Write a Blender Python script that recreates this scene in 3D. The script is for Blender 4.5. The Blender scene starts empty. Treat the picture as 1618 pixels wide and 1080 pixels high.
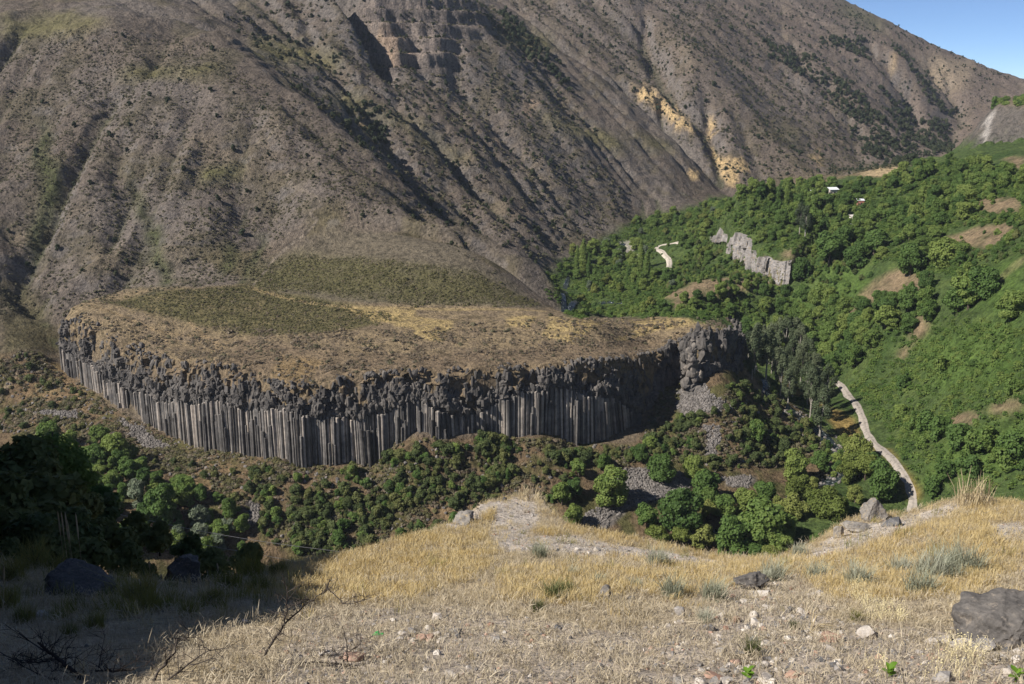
import bpy, bmesh, math, random
import numpy as np
from mathutils import Vector, Matrix, Euler

# ------------------------------------------------------------------ camera, sky, sun, exposure
SC = bpy.context.scene
COL = SC.collection
PITCH = math.radians(14.6)
FPX = 1573.0                      # focal length in pixels of the 1618 x 1080 photograph
cam_d = bpy.data.cameras.new('camera'); cam = bpy.data.objects.new('camera', cam_d); COL.objects.link(cam)
cam_d.sensor_width = 36.0; cam_d.lens = 36.0 * FPX / 1618.0
cam_d.clip_start = 0.1; cam_d.clip_end = 12000
cam.location = (0, 0, 0); cam.rotation_euler = (math.pi/2 - PITCH, 0, 0)
SC.camera = cam
SUN_TO = Vector((-0.70, -0.31, 0.66)).normalized()      # direction towards the sun
sun_el = math.asin(SUN_TO.z); sun_az = math.atan2(SUN_TO.x, SUN_TO.y)
W = bpy.data.worlds.new('World'); SC.world = W; W.use_nodes = True
nt = W.node_tree; nt.nodes.clear()
sky = nt.nodes.new('ShaderNodeTexSky'); sky.sky_type = 'NISHITA'; sky.sun_disc = False
sky.sun_elevation = sun_el; sky.sun_rotation = sun_az; sky.altitude = 8000; sky.air_density = 1.0; sky.dust_density = 0.0; sky.ozone_density = 3.5
bg = nt.nodes.new('ShaderNodeBackground'); bg.inputs['Strength'].default_value = 0.08
wo = nt.nodes.new('ShaderNodeOutputWorld')
nt.links.new(sky.outputs[0], bg.inputs[0]); nt.links.new(bg.outputs[0], wo.inputs[0])
sun_d = bpy.data.lights.new('sun', 'SUN'); sun_d.energy = 5.0; sun_d.angle = math.radians(0.53); sun_d.color = (1.0, 0.945, 0.86)
sun = bpy.data.objects.new('sun', sun_d); COL.objects.link(sun); sun.location = (-60, -20, 80)
sun.rotation_euler = SUN_TO.to_track_quat('Z', 'Y').to_euler()
SC.view_settings.view_transform = 'Standard'; SC.view_settings.look = 'None'
SC.view_settings.exposure = 0.62; SC.view_settings.gamma = 1.0; SC.view_settings.use_curve_mapping = False

# ------------------------------------------------------------------ small helpers
rng = np.random.default_rng(7)
random.seed(7)
cp, sp = math.cos(PITCH), math.sin(PITCH)
PERM = rng.permutation(256); PERM = np.concatenate([PERM, PERM, PERM])
_a = np.arange(16) * 2*np.pi/16
GR = np.stack([np.cos(_a), np.sin(_a)], 1)
def perlin(x, y):
    x = np.asarray(x, float); y = np.asarray(y, float)
    xi = np.floor(x).astype(np.int64); yi = np.floor(y).astype(np.int64)
    xf = x - xi; yf = y - yi
    X = xi & 255; Y = yi & 255
    def g(ix, iy, fx, fy):
        h = PERM[PERM[(X+ix) & 255] + ((Y+iy) & 255)] & 15
        return GR[h, 0]*fx + GR[h, 1]*fy
    u = xf*xf*xf*(xf*(xf*6-15)+10); v = yf*yf*yf*(yf*(yf*6-15)+10)
    a = g(0,0,xf,yf); b = g(1,0,xf-1,yf); c = g(0,1,xf,yf-1); d = g(1,1,xf-1,yf-1)
    return 1.5*((a*(1-u)+b*u)*(1-v) + (c*(1-u)+d*u)*v)
def fbm(x, y, o=4, lac=2.03, gain=0.5):
    s = 0; a = 1; n = 0
    for i in range(o):
        s = s + a*perlin(x + 17.3*i, y - 9.1*i); n += a
        x = x*lac; y = y*lac; a *= gain
    return s/n
def sstep(a, b, x):
    t = np.clip((x-a)/(b-a), 0, 1); return t*t*(3-2*t)
def ray(u, v):
    """unit-depth ray of a photo pixel: x per y and z per y"""
    cx = (np.asarray(u, float)-809)/FPX; cy = (np.asarray(v, float)-540)/FPX
    dy = cp - cy*sp
    return cx/dy, (-sp - cy*cp)/dy
def P3(u, v, Y):
    a, b = ray(u, v); return np.array([a*Y, Y, b*Y])
def PZ(u, v, z):
    a, b = ray(u, v); Y = z/b; return np.array([a*Y, Y, z])
def project(x, y, z):
    d = np.maximum(y*cp - z*sp, 0.1)
    return 809 + FPX*x/d, 540 - FPX*(y*sp + z*cp)/d
def inpoly(px, py, poly):
    poly = np.asarray(poly, float); res = np.zeros(px.shape, bool)
    m = (px >= poly[:,0].min()) & (px <= poly[:,0].max()) & (py >= poly[:,1].min()) & (py <= poly[:,1].max())
    if not m.any(): return res
    x = px[m]; y = py[m]; r = np.zeros(x.shape, bool); n = len(poly)
    for i in range(n):
        x1, y1 = poly[i]; x2, y2 = poly[(i+1) % n]
        if y1 == y2: continue
        c = ((y1 > y) != (y2 > y)) & (x < (x2-x1)*(y-y1)/(y2-y1) + x1)
        r ^= c
    res[m] = r; return res
def polydist(x, y, pl, closed=False):
    """distance to a polyline"""
    pl = np.asarray(pl, float); best = np.full(x.shape, 1e9); n = len(pl)
    for i in range(n if closed else n-1):
        a = pl[i]; b = pl[(i+1) % n]; d = b-a; L = d@d + 1e-9
        t = np.clip(((x-a[0])*d[0] + (y-a[1])*d[1])/L, 0, 1)
        best = np.minimum(best, (x-a[0]-t*d[0])**2 + (y-a[1]-t*d[1])**2)
    return np.sqrt(best)
class MQ:
    """multiquadric surface through scattered points"""
    def __init__(s, pts, c=25.0, smooth=0.0):
        p = np.asarray(pts, float); s.xy = p[:, :2]/100.0; s.c = c/100.0; n = len(p)
        d = np.sqrt(((s.xy[:,None]-s.xy[None])**2).sum(-1) + s.c**2)
        A = np.zeros((n+3, n+3)); A[:n,:n] = -d + np.eye(n)*(-smooth); A[:n,n] = 1; A[:n,n+1:] = s.xy; A[n,:n] = 1; A[n+1:,:n] = s.xy.T
        s.w = np.linalg.lstsq(A, np.concatenate([p[:,2], np.zeros(3)]), rcond=None)[0]
    def __call__(s, x, y):
        sh = np.shape(x); x = np.ravel(x)/100.0; y = np.ravel(y)/100.0; n = len(s.xy)
        out = np.empty(len(x))
        for i in range(0, len(x), 40000):
            xx = x[i:i+40000]; yy = y[i:i+40000]
            d = np.sqrt((xx[:,None]-s.xy[:,0])**2 + (yy[:,None]-s.xy[:,1])**2 + s.c**2)
            out[i:i+40000] = -d @ s.w[:n] + s.w[n] + xx*s.w[n+1] + yy*s.w[n+2]
        return out.reshape(sh)
def mesh_np(name, V, F, mat=None, smooth=False, cols=None, uv=None):
    """mesh from numpy arrays; F is (n,3) or (n,4), or a list of such arrays"""
    me = bpy.data.meshes.new(name); V = np.asarray(V, np.float32)
    Fs = F if isinstance(F, list) else [F]
    Fs = [np.asarray(f, np.int32) for f in Fs if len(f)]
    me.vertices.add(len(V)); me.vertices.foreach_set('co', V.ravel())
    loops = np.concatenate([f.ravel() for f in Fs]); tot = np.concatenate([np.full(len(f), f.shape[1], np.int32) for f in Fs])
    me.loops.add(len(loops)); me.loops.foreach_set('vertex_index', loops)
    st = np.concatenate([[0], np.cumsum(tot)[:-1]]).astype(np.int32)
    me.polygons.add(len(tot)); me.polygons.foreach_set('loop_start', st)
    try: me.polygons.foreach_set('loop_total', tot)
    except Exception: pass
    me.polygons.foreach_set('use_smooth', np.full(len(tot), smooth, bool))
    me.update(calc_edges=True)
    if cols is not None:
        at = me.color_attributes.new('Col', 'FLOAT_COLOR', 'POINT')
        c4 = np.ones((len(V), 4), np.float32); c4[:, :cols.shape[1]] = cols; at.data.foreach_set('color', c4.ravel())
    if mat is not None: me.materials.append(mat)
    return me
def obj(name, me, parent=None, loc=None, rot=None, scale=None, label=None, cat=None, group=None, kind=None):
    o = bpy.data.objects.new(name, me); COL.objects.link(o)
    if parent is not None: o.parent = parent
    if loc is not None: o.location = loc
    if rot is not None: o.rotation_euler = rot
    if scale is not None: o.scale = scale if hasattr(scale, '__len__') else (scale, scale, scale)
    if label: o['label'] = label
    if cat: o['category'] = cat
    if group: o['group'] = group
    if kind: o['kind'] = kind
    return o
def grid_faces(nr, nc):
    i = np.arange(nr*nc).reshape(nr, nc)
    return np.stack([i[:-1,:-1].ravel(), i[:-1,1:].ravel(), i[1:,1:].ravel(), i[1:,:-1].ravel()], 1)

# ------------------------------------------------------------------ materials
def new_mat(name):
    m = bpy.data.materials.new(name); m.use_nodes = True; n = m.node_tree; n.nodes.clear()
    o = n.nodes.new('ShaderNodeOutputMaterial'); b = n.nodes.new('ShaderNodeBsdfPrincipled')
    b.inputs['Specular IOR Level'].default_value = 0.2; b.inputs['Roughness'].default_value = 0.9
    n.links.new(b.outputs[0], o.inputs[0]); return m, n, b
def ramp(n, stops):
    r = n.nodes.new('ShaderNodeValToRGB'); e = r.color_ramp.elements
    while len(e) < len(stops): e.new(0.5)
    for k, (p, c) in zip(e, stops): k.position = p; k.color = (*c, 1) if len(c) == 3 else c
    return r
def noise(n, scale, detail=4, rough=0.55, coord=None):
    t = n.nodes.new('ShaderNodeTexNoise'); t.inputs['Scale'].default_value = scale; t.inputs['Detail'].default_value = detail; t.inputs['Roughness'].default_value = rough
    if coord is not None: n.links.new(coord, t.inputs['Vector'])
    return t
def mixc(n, a, b, f, mode='MIX'):
    m = n.nodes.new('ShaderNodeMix'); m.data_type = 'RGBA'; m.blend_type = mode
    for s, v in ((m.inputs[6], a), (m.inputs[7], b), (m.inputs[0], f)):
        if hasattr(v, 'is_output'): n.links.new(v, s)
        elif isinstance(v, (int, float)): s.default_value = v
        else: s.default_value = (*v, 1)
    return m.outputs[2]
def geo_pos(n): return n.nodes.new('ShaderNodeNewGeometry').outputs['Position']
def bump(n, b, h, strength, dist):
    bp = n.nodes.new('ShaderNodeBump'); bp.inputs['Strength'].default_value = strength; bp.inputs['Distance'].default_value = dist
    n.links.new(h, bp.inputs['Height']); n.links.new(bp.outputs[0], b.inputs['Normal']); return bp
def math_n(n, op, a, b=None, clamp=False):
    m = n.nodes.new('ShaderNodeMath'); m.operation = op; m.use_clamp = clamp
    for s, v in zip(m.inputs, (a, b)):
        if v is None: continue
        if hasattr(v, 'is_output'): n.links.new(v, s)
        else: s.default_value = v
    return m.outputs[0]
def terrain_mat(name, s1, s2, bdist, lo=0.62, hi=1.38):
    """vertex colour of the ground, mottled by small dry tufts and stones"""
    m, n, b = new_mat(name); pos = geo_pos(n)
    at = n.nodes.new('ShaderNodeAttribute'); at.attribute_name = 'Col'
    n1 = noise(n, s1, 5, 0.7, pos); n2 = noise(n, s2, 3, 0.6, pos)
    r1 = ramp(n, [(0.30, (lo, lo, lo*1.02)), (0.5, (1, 1, 1)), (0.72, (hi, hi*0.98, hi*0.95))]); n.links.new(n1.outputs[0], r1.inputs[0])
    r2 = ramp(n, [(0.36, (0.55, 0.56, 0.55)), (0.47, (1, 1, 1)), (0.8, (1.12, 1.1, 1.05))]); n.links.new(n2.outputs[0], r2.inputs[0])
    c = mixc(n, at.outputs['Color'], r1.outputs[0], 1.0, 'MULTIPLY'); c = mixc(n, c, r2.outputs[0], 0.85, 'MULTIPLY')
    n.links.new(c, b.inputs['Base Color']); b.inputs['Roughness'].default_value = 0.95; b.inputs['Specular IOR Level'].default_value = 0.08
    s = math_n(n, 'ADD', n1.outputs[0], n2.outputs[0]); bump(n, b, s, 1.0, bdist)
    return m
def foliage_mat(name, c1, c2, c3, trans=0.25, nscale=0.6):
    """leaf colour with a shift from plant to plant and from clump to clump"""
    m, n, b = new_mat(name); oi = n.nodes.new('ShaderNodeObjectInfo'); pos = geo_pos(n)
    r = ramp(n, [(0.0, c1), (0.55, c2), (1.0, c3)])
    nz = noise(n, nscale, 3, 0.6, pos)
    f = math_n(n, 'ADD', math_n(n, 'MULTIPLY', oi.outputs['Random'], 0.85), math_n(n, 'MULTIPLY', math_n(n, 'SUBTRACT', nz.outputs[0], 0.3), 0.9), True)
    n.links.new(f, r.inputs[0]); n.links.new(r.outputs[0], b.inputs['Base Color'])
    b.inputs['Roughness'].default_value = 0.65; b.inputs['Specular IOR Level'].default_value = 0.25
    t = n.nodes.new('ShaderNodeBsdfTranslucent'); n.links.new(r.outputs[0], t.inputs[0])
    ms = n.nodes.new('ShaderNodeMixShader'); ms.inputs[0].default_value = trans
    n.links.new(b.outputs[0], ms.inputs[1]); n.links.new(t.outputs[0], ms.inputs[2])
    n.links.new(ms.outputs[0], [x for x in n.nodes if x.type == 'OUTPUT_MATERIAL'][0].inputs[0])
    return m
def rock_mat(name, c1, c2, c3, s=1.0, bd=0.05, rnd=0.5, lichen=None):
    m, n, b = new_mat(name); tc = n.nodes.new('ShaderNodeTexCoord'); pos = geo_pos(n); oi = n.nodes.new('ShaderNodeObjectInfo')
    n1 = noise(n, s, 6, 0.65, pos); n2 = noise(n, s*7, 4, 0.6, pos)
    f = math_n(n, 'ADD', math_n(n, 'MULTIPLY', math_n(n, 'SUBTRACT', n1.outputs[0], 0.5), 1.9), math_n(n, 'ADD', math_n(n, 'MULTIPLY', math_n(n, 'SUBTRACT', oi.outputs['Random'], 0.5), rnd), 0.5), True)
    r = ramp(n, [(0.05, c1), (0.5, c2), (0.95, c3)]); n.links.new(f, r.inputs[0])
    r2 = ramp(n, [(0.3, (0.6, 0.6, 0.6)), (0.55, (1, 1, 1)), (0.8, (1.15, 1.15, 1.15))]); n.links.new(n2.outputs[0], r2.inputs[0])
    c = mixc(n, r.outputs[0], r2.outputs[0], 0.8, 'MULTIPLY')
    if lichen:
        n3 = noise(n, s*3.1, 4, 0.7, pos); r3 = ramp(n, [(0.56, (0,0,0)), (0.66, (1,1,1))]); n.links.new(n3.outputs[0], r3.inputs[0])
        c = mixc(n, c, lichen, math_n(n, 'MULTIPLY', r3.outputs[0], 0.7))
    n.links.new(c, b.inputs['Base Color']); b.inputs['Roughness'].default_value = 0.9
    bump(n, b, math_n(n, 'ADD', n1.outputs[0], math_n(n, 'MULTIPLY', n2.outputs[0], 0.4)), 0.8, bd)
    return m
MAT = {}
MAT['terrain'] = terrain_mat('dry_hillside_soil', 0.6, 0.24, 2.2, 0.48, 1.5)
MAT['fore'] = terrain_mat('dry_gravelly_soil', 16.0, 7.0, 0.05, 0.5, 1.5)
# ------------------------------------------------------------------ the gorge: one height field from surveyed points
# a pixel gives the direction, the third number the forward distance in metres
MTN = [  # left mountain, spur, mid and far mountains
 (-250,520,470),(-250,300,560),(-250,80,700),(-250,-60,820),
 (0,480,455),(0,400,490),(0,300,540),(0,150,640),(0,60,700),(0,10,770),(60,430,490),
 (100,470,470),(180,440,480),(100,380,510),(100,250,575),(100,120,650),(80,40,710),
 (260,440,478),(200,300,545),(200,170,610),(170,36,690),(260,70,690),(330,250,570),(340,120,640),(350,380,510),
 (350,66,705),(440,145,650),(500,190,625),(560,232,612),(620,285,600),(690,350,580),(750,400,560),(800,448,545),(860,492,530),
 (440,200,600),(460,270,570),(505,330,532),(420,330,545),(440,400,505),
 (530,360,520),(640,378,502),(730,392,490),(790,425,478),(840,465,468),
 (600,300,565),(680,370,535),(640,330,550),(740,410,522),
 # low ground behind the spur
 (560,212,700),(690,335,680),(790,420,660),(860,445,680),
 (620,260,730),(520,150,760),(420,80,800),(350,20,830),(450,60,860),(500,110,800),
 (700,280,755),(780,340,740),(850,410,710),
 (560,60,900),(610,130,860),(640,75,930),(640,20,965),(700,30,970),(760,40,985),(740,110,930),(640,-40,1010),(500,-40,1000),
 (700,190,830),(780,230,840),(850,280,830),(880,370,770),(930,370,810),(800,110,960),(760,60,985),
 (850,160,960),(920,240,910),(980,320,890),(1000,350,880),(850,60,1150),(800,0,1260),(900,20,1280),
 (930,120,1080),(1000,200,1010),(1060,260,980),(1100,310,960),
 (990,140,1120),(1060,205,1075),(1110,250,1040),(1155,300,1010),
 (1030,120,1200),(1000,40,1300),(1040,70,1280),(1100,100,1220),(1150,180,1130),(1200,240,1090),(1240,290,1040),
 (1130,40,1380),(1200,120,1300),(1280,200,1220),(1330,265,1130),(1260,240,1130),
 (1200,0,1600),(1250,60,1480),(1330,130,1400),(1400,200,1320),(1420,262,1200),
 (1330,2,1750),(1400,35,1730),(1420,90,1550),(1450,60,1720),(1500,85,1700),(1480,130,1560),(1550,103,1680),(1600,122,1660),(1618,128,1650),(1750,150,1600),
 (1450,200,1400),(1500,200,1450),(1540,180,1500),(1500,245,1260),(1600,150,1560),
 (1330,60,2050),(1450,110,2050),(1550,160,2000),(1618,200,1950),(1750,220,1900),(1330,90,2500),(1618,230,2500),(1200,-30,2100),
 (1000,-60,1500),(1200,-60,1800),(800,-80,1450),(1330,30,1680),
]
RIM = [(95,508,430),(150,525,410),(210,553,393),(300,572,368),(360,582,358),(420,598,352),(470,612,345),(550,597,348),(620,590,350),(700,588,352),(780,584,357),(850,580,362),(950,570,372),(1000,563,384),
       (1045,548,405),(1080,530,414),(1092,525,405),(1112,518,402),(1140,516,406),(1162,528,418),(1173,528,440)]
CLB = [(95,582,427),(150,632,402),(200,662,386),(250,690,374),(300,710,363),(350,722,353),(400,730,347),(450,737,342),(500,742,341),(550,742,342),(600,732,344),(640,697,347),(700,682,350),(750,685,353),(800,690,356),(860,692,358),(900,706,360),(950,713,362),(1000,706,366),(1030,690,374),
       (1050,620,400),(1075,600,408),(1092,606,400),(1130,592,398),(1165,584,414)]
BASEPTS = [  # talus, river bed, green slope
 (-250,640,410),(0,640,405),(60,660,392),(0,560,425),(60,560,430),(40,700,372),(120,690,372),(200,720,352),(300,770,330),(200,800,318),(100,780,325),(0,800,320),
 (400,790,326),(400,860,312),(540,800,326),(540,870,312),(650,760,334),(650,850,314),(760,740,342),(760,830,322),(860,760,340),(880,820,326),
 (960,760,346),(1000,850,320),(1060,770,346),(1110,700,372),(1130,640,384),(1180,620,402),(1200,690,382),(1100,830,326),(1250,650,410),
 (1180,832,326),(1250,790,345),(1318,752,366),(1325,735,374),(1300,690,400),(1235,640,446),(1200,595,485),
 (1450,785,334),(1440,765,340),(1400,712,372),(1370,680,400),(1350,630,440),(1330,608,466),(1360,800,330),(1290,600,490),
 (1500,740,335),(1618,740,318),(1750,740,300),(1500,650,372),(1618,620,335),(1750,600,310),(1420,600,440),(1500,530,420),(1618,500,380),(1750,450,350),
 (1400,500,480),(1618,400,430),(1300,560,520),(1250,520,560),(1300,480,560),(1380,430,545),(1480,420,505),(1560,330,540),(1618,290,560),(1750,300,480),
 (1190,500,575),(1150,520,560),(1080,485,565),(1120,455,585),(1180,450,590),(1245,452,588),(1050,470,600),
 (1255,418,604),(1310,400,590),(1230,405,625),(1180,385,655),(1150,360,690),(1135,345,715),(1330,350,660),(1420,340,640),(1500,300,640),(1230,330,730),(1200,310,790),(1300,290,760),(1380,268,790),(1450,275,730),(1520,240,720),(1580,235,700),(1618,250,640),(1750,240,560),
 (1215,440,606),(1170,420,640),(1130,395,690),(1100,420,660),(1060,440,645),
 (890,475,650),(870,440,700),(900,420,740),(950,470,640),(1000,430,690),(1050,420,700),(950,395,790),(1000,395,800),(1040,392,780),(1080,370,800),(1120,340,850),(1030,355,860),(1000,500,590),(900,500,610),
 (1600,185,900),(1575,165,930),(1565,215,905),(1700,150,860),(1560,235,890),(1618,235,860),
]
RAW = [(0,30,-26),(-60,40,-20),(60,40,-22),(0,100,-95),(-120,100,-70),(120,100,-85),(0,200,-140),(-160,200,-135),(160,220,-130),(0,280,-160),(-100,290,-166),(-200,290,-166),(80,300,-158),(130,300,-148),
       (0,500,-138),(60,520,-139),(110,540,-141),(-20,540,-130),(260,260,-110),(-260,330,-140)]
PLAT = [(250,462,455),(190,474,450),(140,485,440),(400,450,470),(400,490,432),(550,480,436),(700,488,430),(860,490,440),(300,500,425),(500,540,385),(650,530,392),(800,525,398),(950,520,410),(890,495,448),(950,504,449),(1040,502,452),(1120,498,452),(1150,506,455),(1080,515,430),
        (250,530,408),(350,555,385),(470,585,358),(600,570,365),(750,560,374),(900,548,386)]
CREST = [(340,65,705),(440,145,650),(560,232,612),(690,350,580),(800,448,545)]
mt = [P3(*p) for p in MTN]
CLB_IN = [(u, v, Y) for u, v, Y in CLB]
clb3 = [P3(*p) for p in CLB]; clb_in = [np.array([p[0]*(p[1]+14)/p[1], p[1]+14, p[2]+3.0]) for p in clb3]
Bpts = mt + clb_in + [P3(*p) for p in CLB] + [P3(*p) for p in BASEPTS] + [np.array(p, float) for p in RAW]
Upts = mt[:] + [P3(*p) for p in RIM] + [P3(*p) for p in PLAT]
SB = MQ(Bpts, 14.0, 0.002); SU = MQ(Upts, 18.0, 0.004)
rimXY = np.array([P3(*p)[:2] for p in RIM])
def smooth_line(p, n=6):
    p = np.asarray(p, float); out = []
    for i in range(len(p)-1):
        a = p[max(i-1, 0)]; b = p[i]; c = p[i+1]; d = p[min(i+2, len(p)-1)]
        for t in np.arange(n)/n:
            out.append(0.5*((2*b) + (c-a)*t + (2*a-5*b+4*c-d)*t*t + (3*b-a-3*c+d)*t**3))
    out.append(p[-1]); return np.array(out)
rimXY = smooth_line(rimXY, 4)
platXY = np.concatenate([rimXY, [P3(1150,506,463)[:2], P3(1040,502,462)[:2], P3(950,504,460)[:2], P3(890,495,458)[:2], P3(850,470,478)[:2], P3(780,425,500)[:2], P3(640,370,520)[:2], P3(530,355,530)[:2], P3(430,410,510)[:2], P3(260,445,485)[:2], P3(120,480,455)[:2]]])
def plat_sd(x, y):
    d = polydist(x, y, platXY, True); return np.where(inpoly(x, y, platXY), d, -d)
def rim_drop(x, y): return 1.0 + 4.2*sstep(-0.15, 0.35, fbm(x/20+4, y/20, 3))
def Hsmooth(x, y):
    b = SB(x, y); m = (x > -260) & (x < 180) & (y > 330) & (y < 545)
    if m.any():
        sd = plat_sd(x[m], y[m]); w = sstep(-1.2, 1.6, sd); k = w > 0
        sh = np.clip(sd[k], 0, 12); ux = x[m][k]; uy = y[m][k]; front = sstep(470, 440, uy)
        drop = (rim_drop(ux, uy)*(1-sstep(0, 10, sh))**1.2 - 1.5*(1-sstep(0, 16, sh)))*front
        bb = b[m]; t = bb.copy(); t[k] = bb[k]*(1-w[k]) + (SU(ux, uy) - drop)*w[k]; b[m] = t
    return b
# polar survey grid centred under the viewpoint: fine where the slopes are near
TH = np.radians(np.linspace(-37, 37, 860))
RR = np.concatenate([np.linspace(22, 285, 36)[:-1], np.exp(np.linspace(math.log(285), math.log(1150), 700)), np.exp(np.linspace(math.log(1155), math.log(2500), 130))])
NT, NR = len(TH), len(RR)
RG, TG = np.meshgrid(RR, TH, indexing='ij')
XG = RG*np.sin(TG); YG = RG*np.cos(TG)
H = Hsmooth(XG.ravel(), YG.ravel()).reshape(NR, NT)
lnR = np.log(RR)
def hsample(x, y, A=None):
    A = H if A is None else A
    r = np.hypot(x, y); th = np.arctan2(x, y)
    fi = np.interp(r, RR, np.arange(NR)); fj = np.clip((th-TH[0])/(TH[1]-TH[0]), 0, NT-1.001)
    i = np.clip(fi.astype(int), 0, NR-2); j = fj.astype(int); a = fi-i; b = fj-j
    return (A[i,j]*(1-b)+A[i,j+1]*b)*(1-a) + (A[i+1,j]*(1-b)+A[i+1,j+1]*b)*a
def hit(us, vs, rmin=250.0):
    """ground points that photo pixels look at"""
    us = np.atleast_1d(us).astype(float); vs = np.atleast_1d(vs).astype(float)
    a, b = ray(us, vs); th = np.arctan2(a, 1.0); k = b*np.cos(th)
    out = []
    for t, kk in zip(th, k):
        fj = np.clip((t-TH[0])/(TH[1]-TH[0]), 0, NT-1.001); j = int(fj); w = fj-j
        prof = H[:, j]*(1-w) + H[:, j+1]*w
        ok = np.where((prof >= kk*RR) & (RR > rmin))[0]
        r = RR[ok[0]] if len(ok) else RR[-1]
        out.append((r*math.sin(t), r*math.cos(t), kk*r))
    return np.array(out)
# gullies (depth > 0) and spurs (depth < 0) traced down the slopes
LINES = [
 ([(165,180),(200,270),(230,330),(255,400),(268,448)], 5, 13), ([(372,290),(374,360),(366,410),(345,438)], 4, 12), ([(0,250),(10,400),(25,520),(40,600)], 7, 18),
 ([(75,300),(80,430)], 3.5, 12), ([(160,60),(168,120),(172,150)], 7, 13), ([(310,150),(325,230),(322,330)], 3, 14), ([(440,300),(436,380)], 3, 9),
 ([(530,-10),(560,35),(582,75),(600,112)], 42, 13), ([(485,-5),(520,35),(545,62),(590,108)], -26, 11), ([(715,80),(716,150),(710,190)], 8, 12), ([(660,160),(700,240),(740,300)], 9, 16), ([(770,160),(820,250),(870,340),(895,400)], 12, 20), ([(650,60),(655,110)], 5, 8),
 ([(900,90),(960,125),(1000,150),(1060,205),(1110,250),(1158,302)], 22, 20), ([(1112,175),(1120,210),(1128,238)], 10, 12), ([(1020,20),(1012,60),(1035,95)], 18, 22), ([(1060,120),(1058,150)], 6, 12),
 ([(1180,90),(1290,150),(1350,200),(1430,262)], 16, 22), ([(1380,80),(1440,150),(1490,230)], 22, 26), ([(1470,105),(1505,150),(1535,215)], 24, 26), ([(1230,40),(1260,100),(1300,130)], 10, 20), ([(1180,215),(1190,255),(1200,290)], 6, 12),
 ([(340,65),(440,145),(560,232),(690,350),(800,448)], -6, 14), ([(440,200),(465,275),(505,332)], -4, 14), ([(1000,0),(1060,75),(1100,130)], -14, 26), ([(1100,60),(1140,140),(1190,200),(1250,262)], -14, 30), ([(760,50),(830,130),(880,190)], -9, 16), ([(860,170),(900,230),(960,300),(990,335)], -7, 20), ([(590,170),(680,250),(760,320)], -7, 16),
 ([(225,220),(250,300),(265,360)], -4, 12), ([(120,180),(130,330),(140,440)], -4, 16), ([(300,240),(330,330),(335,400)], -3, 14),
]
lines_xy = [(hit(*np.array(l, float).T)[:, :2], d, w) for l, d, w in LINES]
def carve(x, y):
    s = np.zeros(x.shape)
    for pl, d, w in lines_xy:
        # resample the line and let it wander
        lo = pl.min(0) - 4*w; hi = pl.max(0) + 4*w
        m = (x > lo[0]) & (x < hi[0]) & (y > lo[1]) & (y < hi[1])
        if not m.any(): continue
        wob = 0.35*w*fbm(x[m]/40, y[m]/40, 2)
        q = polydist(x[m]+wob, y[m]-wob, pl)/w
        d = d*(1.0 if abs(d) > 25 else 0.62)
        s[m] -= d*(np.exp(-q*q*0.9)*0.55 + np.exp(-q*1.3)*0.45)
    return s
MTN_POLY = [(-900,520),(60,505),(120,482),(250,450),(420,408),(530,356),(640,372),(740,395),(800,440),(850,480),(880,430),(930,372),(1000,345),(1120,312),(1160,302),(1300,268),(1480,246),(1545,205),(1545,180),(1618,138),(2400,150),(2400,-2000),(-900,-2000)]
# stream erosion on a square grid: real branching rills
EX = np.arange(-1150, 1250, 7.5); EY = np.arange(380, 2150, 7.5)
ex, ey = np.meshgrid(EX, EY, indexing='ij')
E0 = SB(ex.ravel(), ey.ravel()); E0 = (E0 + carve(ex.ravel(), ey.ravel())).reshape(ex.shape)
E0 = E0 + 7.0*fbm(ex/95, ey/95, 5)
def erode(Z, n, K, dx):
    nx, ny = Z.shape; Z = Z.copy()
    offs = [(a, b) for a in (-1,0,1) for b in (-1,0,1) if a or b]
    idx = np.arange(nx*ny).reshape(nx, ny)
    A = None
    for it in range(n):
        best = np.zeros(Z.shape); rec = idx.copy(); dist = np.full(Z.shape, dx)
        Zp = np.pad(Z, 1, mode='edge'); Ip = np.pad(idx, 1, mode='edge')
        for a, b in offs:
            L = dx*math.hypot(a, b); s = (Z - Zp[1+a:1+a+nx, 1+b:1+b+ny])/L
            m = s > best; best[m] = s[m]; rec[m] = Ip[1+a:1+a+nx, 1+b:1+b+ny][m]; dist[m] = L
        order = np.argsort(-Z.ravel()).tolist(); r = rec.ravel().tolist()
        A = [1.0]*(nx*ny)
        for i in order:
            j = r[i]
            if j != i: A[j] += A[i]
        An = np.array(A)
        kf = (K*np.sqrt(An)/dist.ravel()).tolist(); z = Z.ravel().tolist()
        for i in reversed(order):
            j = r[i]
            if j != i:
                c = kf[i]; z[i] = (z[i] + c*z[j])/(1+c)
        Z = np.array(z).reshape(nx, ny)
        Z = Z*0.9 + 0.1*(np.roll(Z,1,0)+np.roll(Z,-1,0)+np.roll(Z,1,1)+np.roll(Z,-1,1))/4
    return Z, An.reshape(nx, ny)
def box(A, k):
    c = np.cumsum(np.pad(A, ((k+1, k), (0, 0)), mode='edge'), 0); A = (c[2*k+1:] - c[:-2*k-1])/(2*k+1)
    c = np.cumsum(np.pad(A, ((0, 0), (k+1, k)), mode='edge'), 1); return (c[:, 2*k+1:] - c[:, :-2*k-1])/(2*k+1)
E1, EA = erode(E0, 7, 0.55, 7.5)
base_s = SB(ex.ravel(), ey.ravel()).reshape(ex.shape)
D = E1 - base_s - carve(ex.ravel(), ey.ravel()).reshape(ex.shape)
D = D - box(box(D, 5), 5)
D = np.clip(D, -14, 12)
flow = np.log(EA); flow = flow/flow.max()
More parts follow.
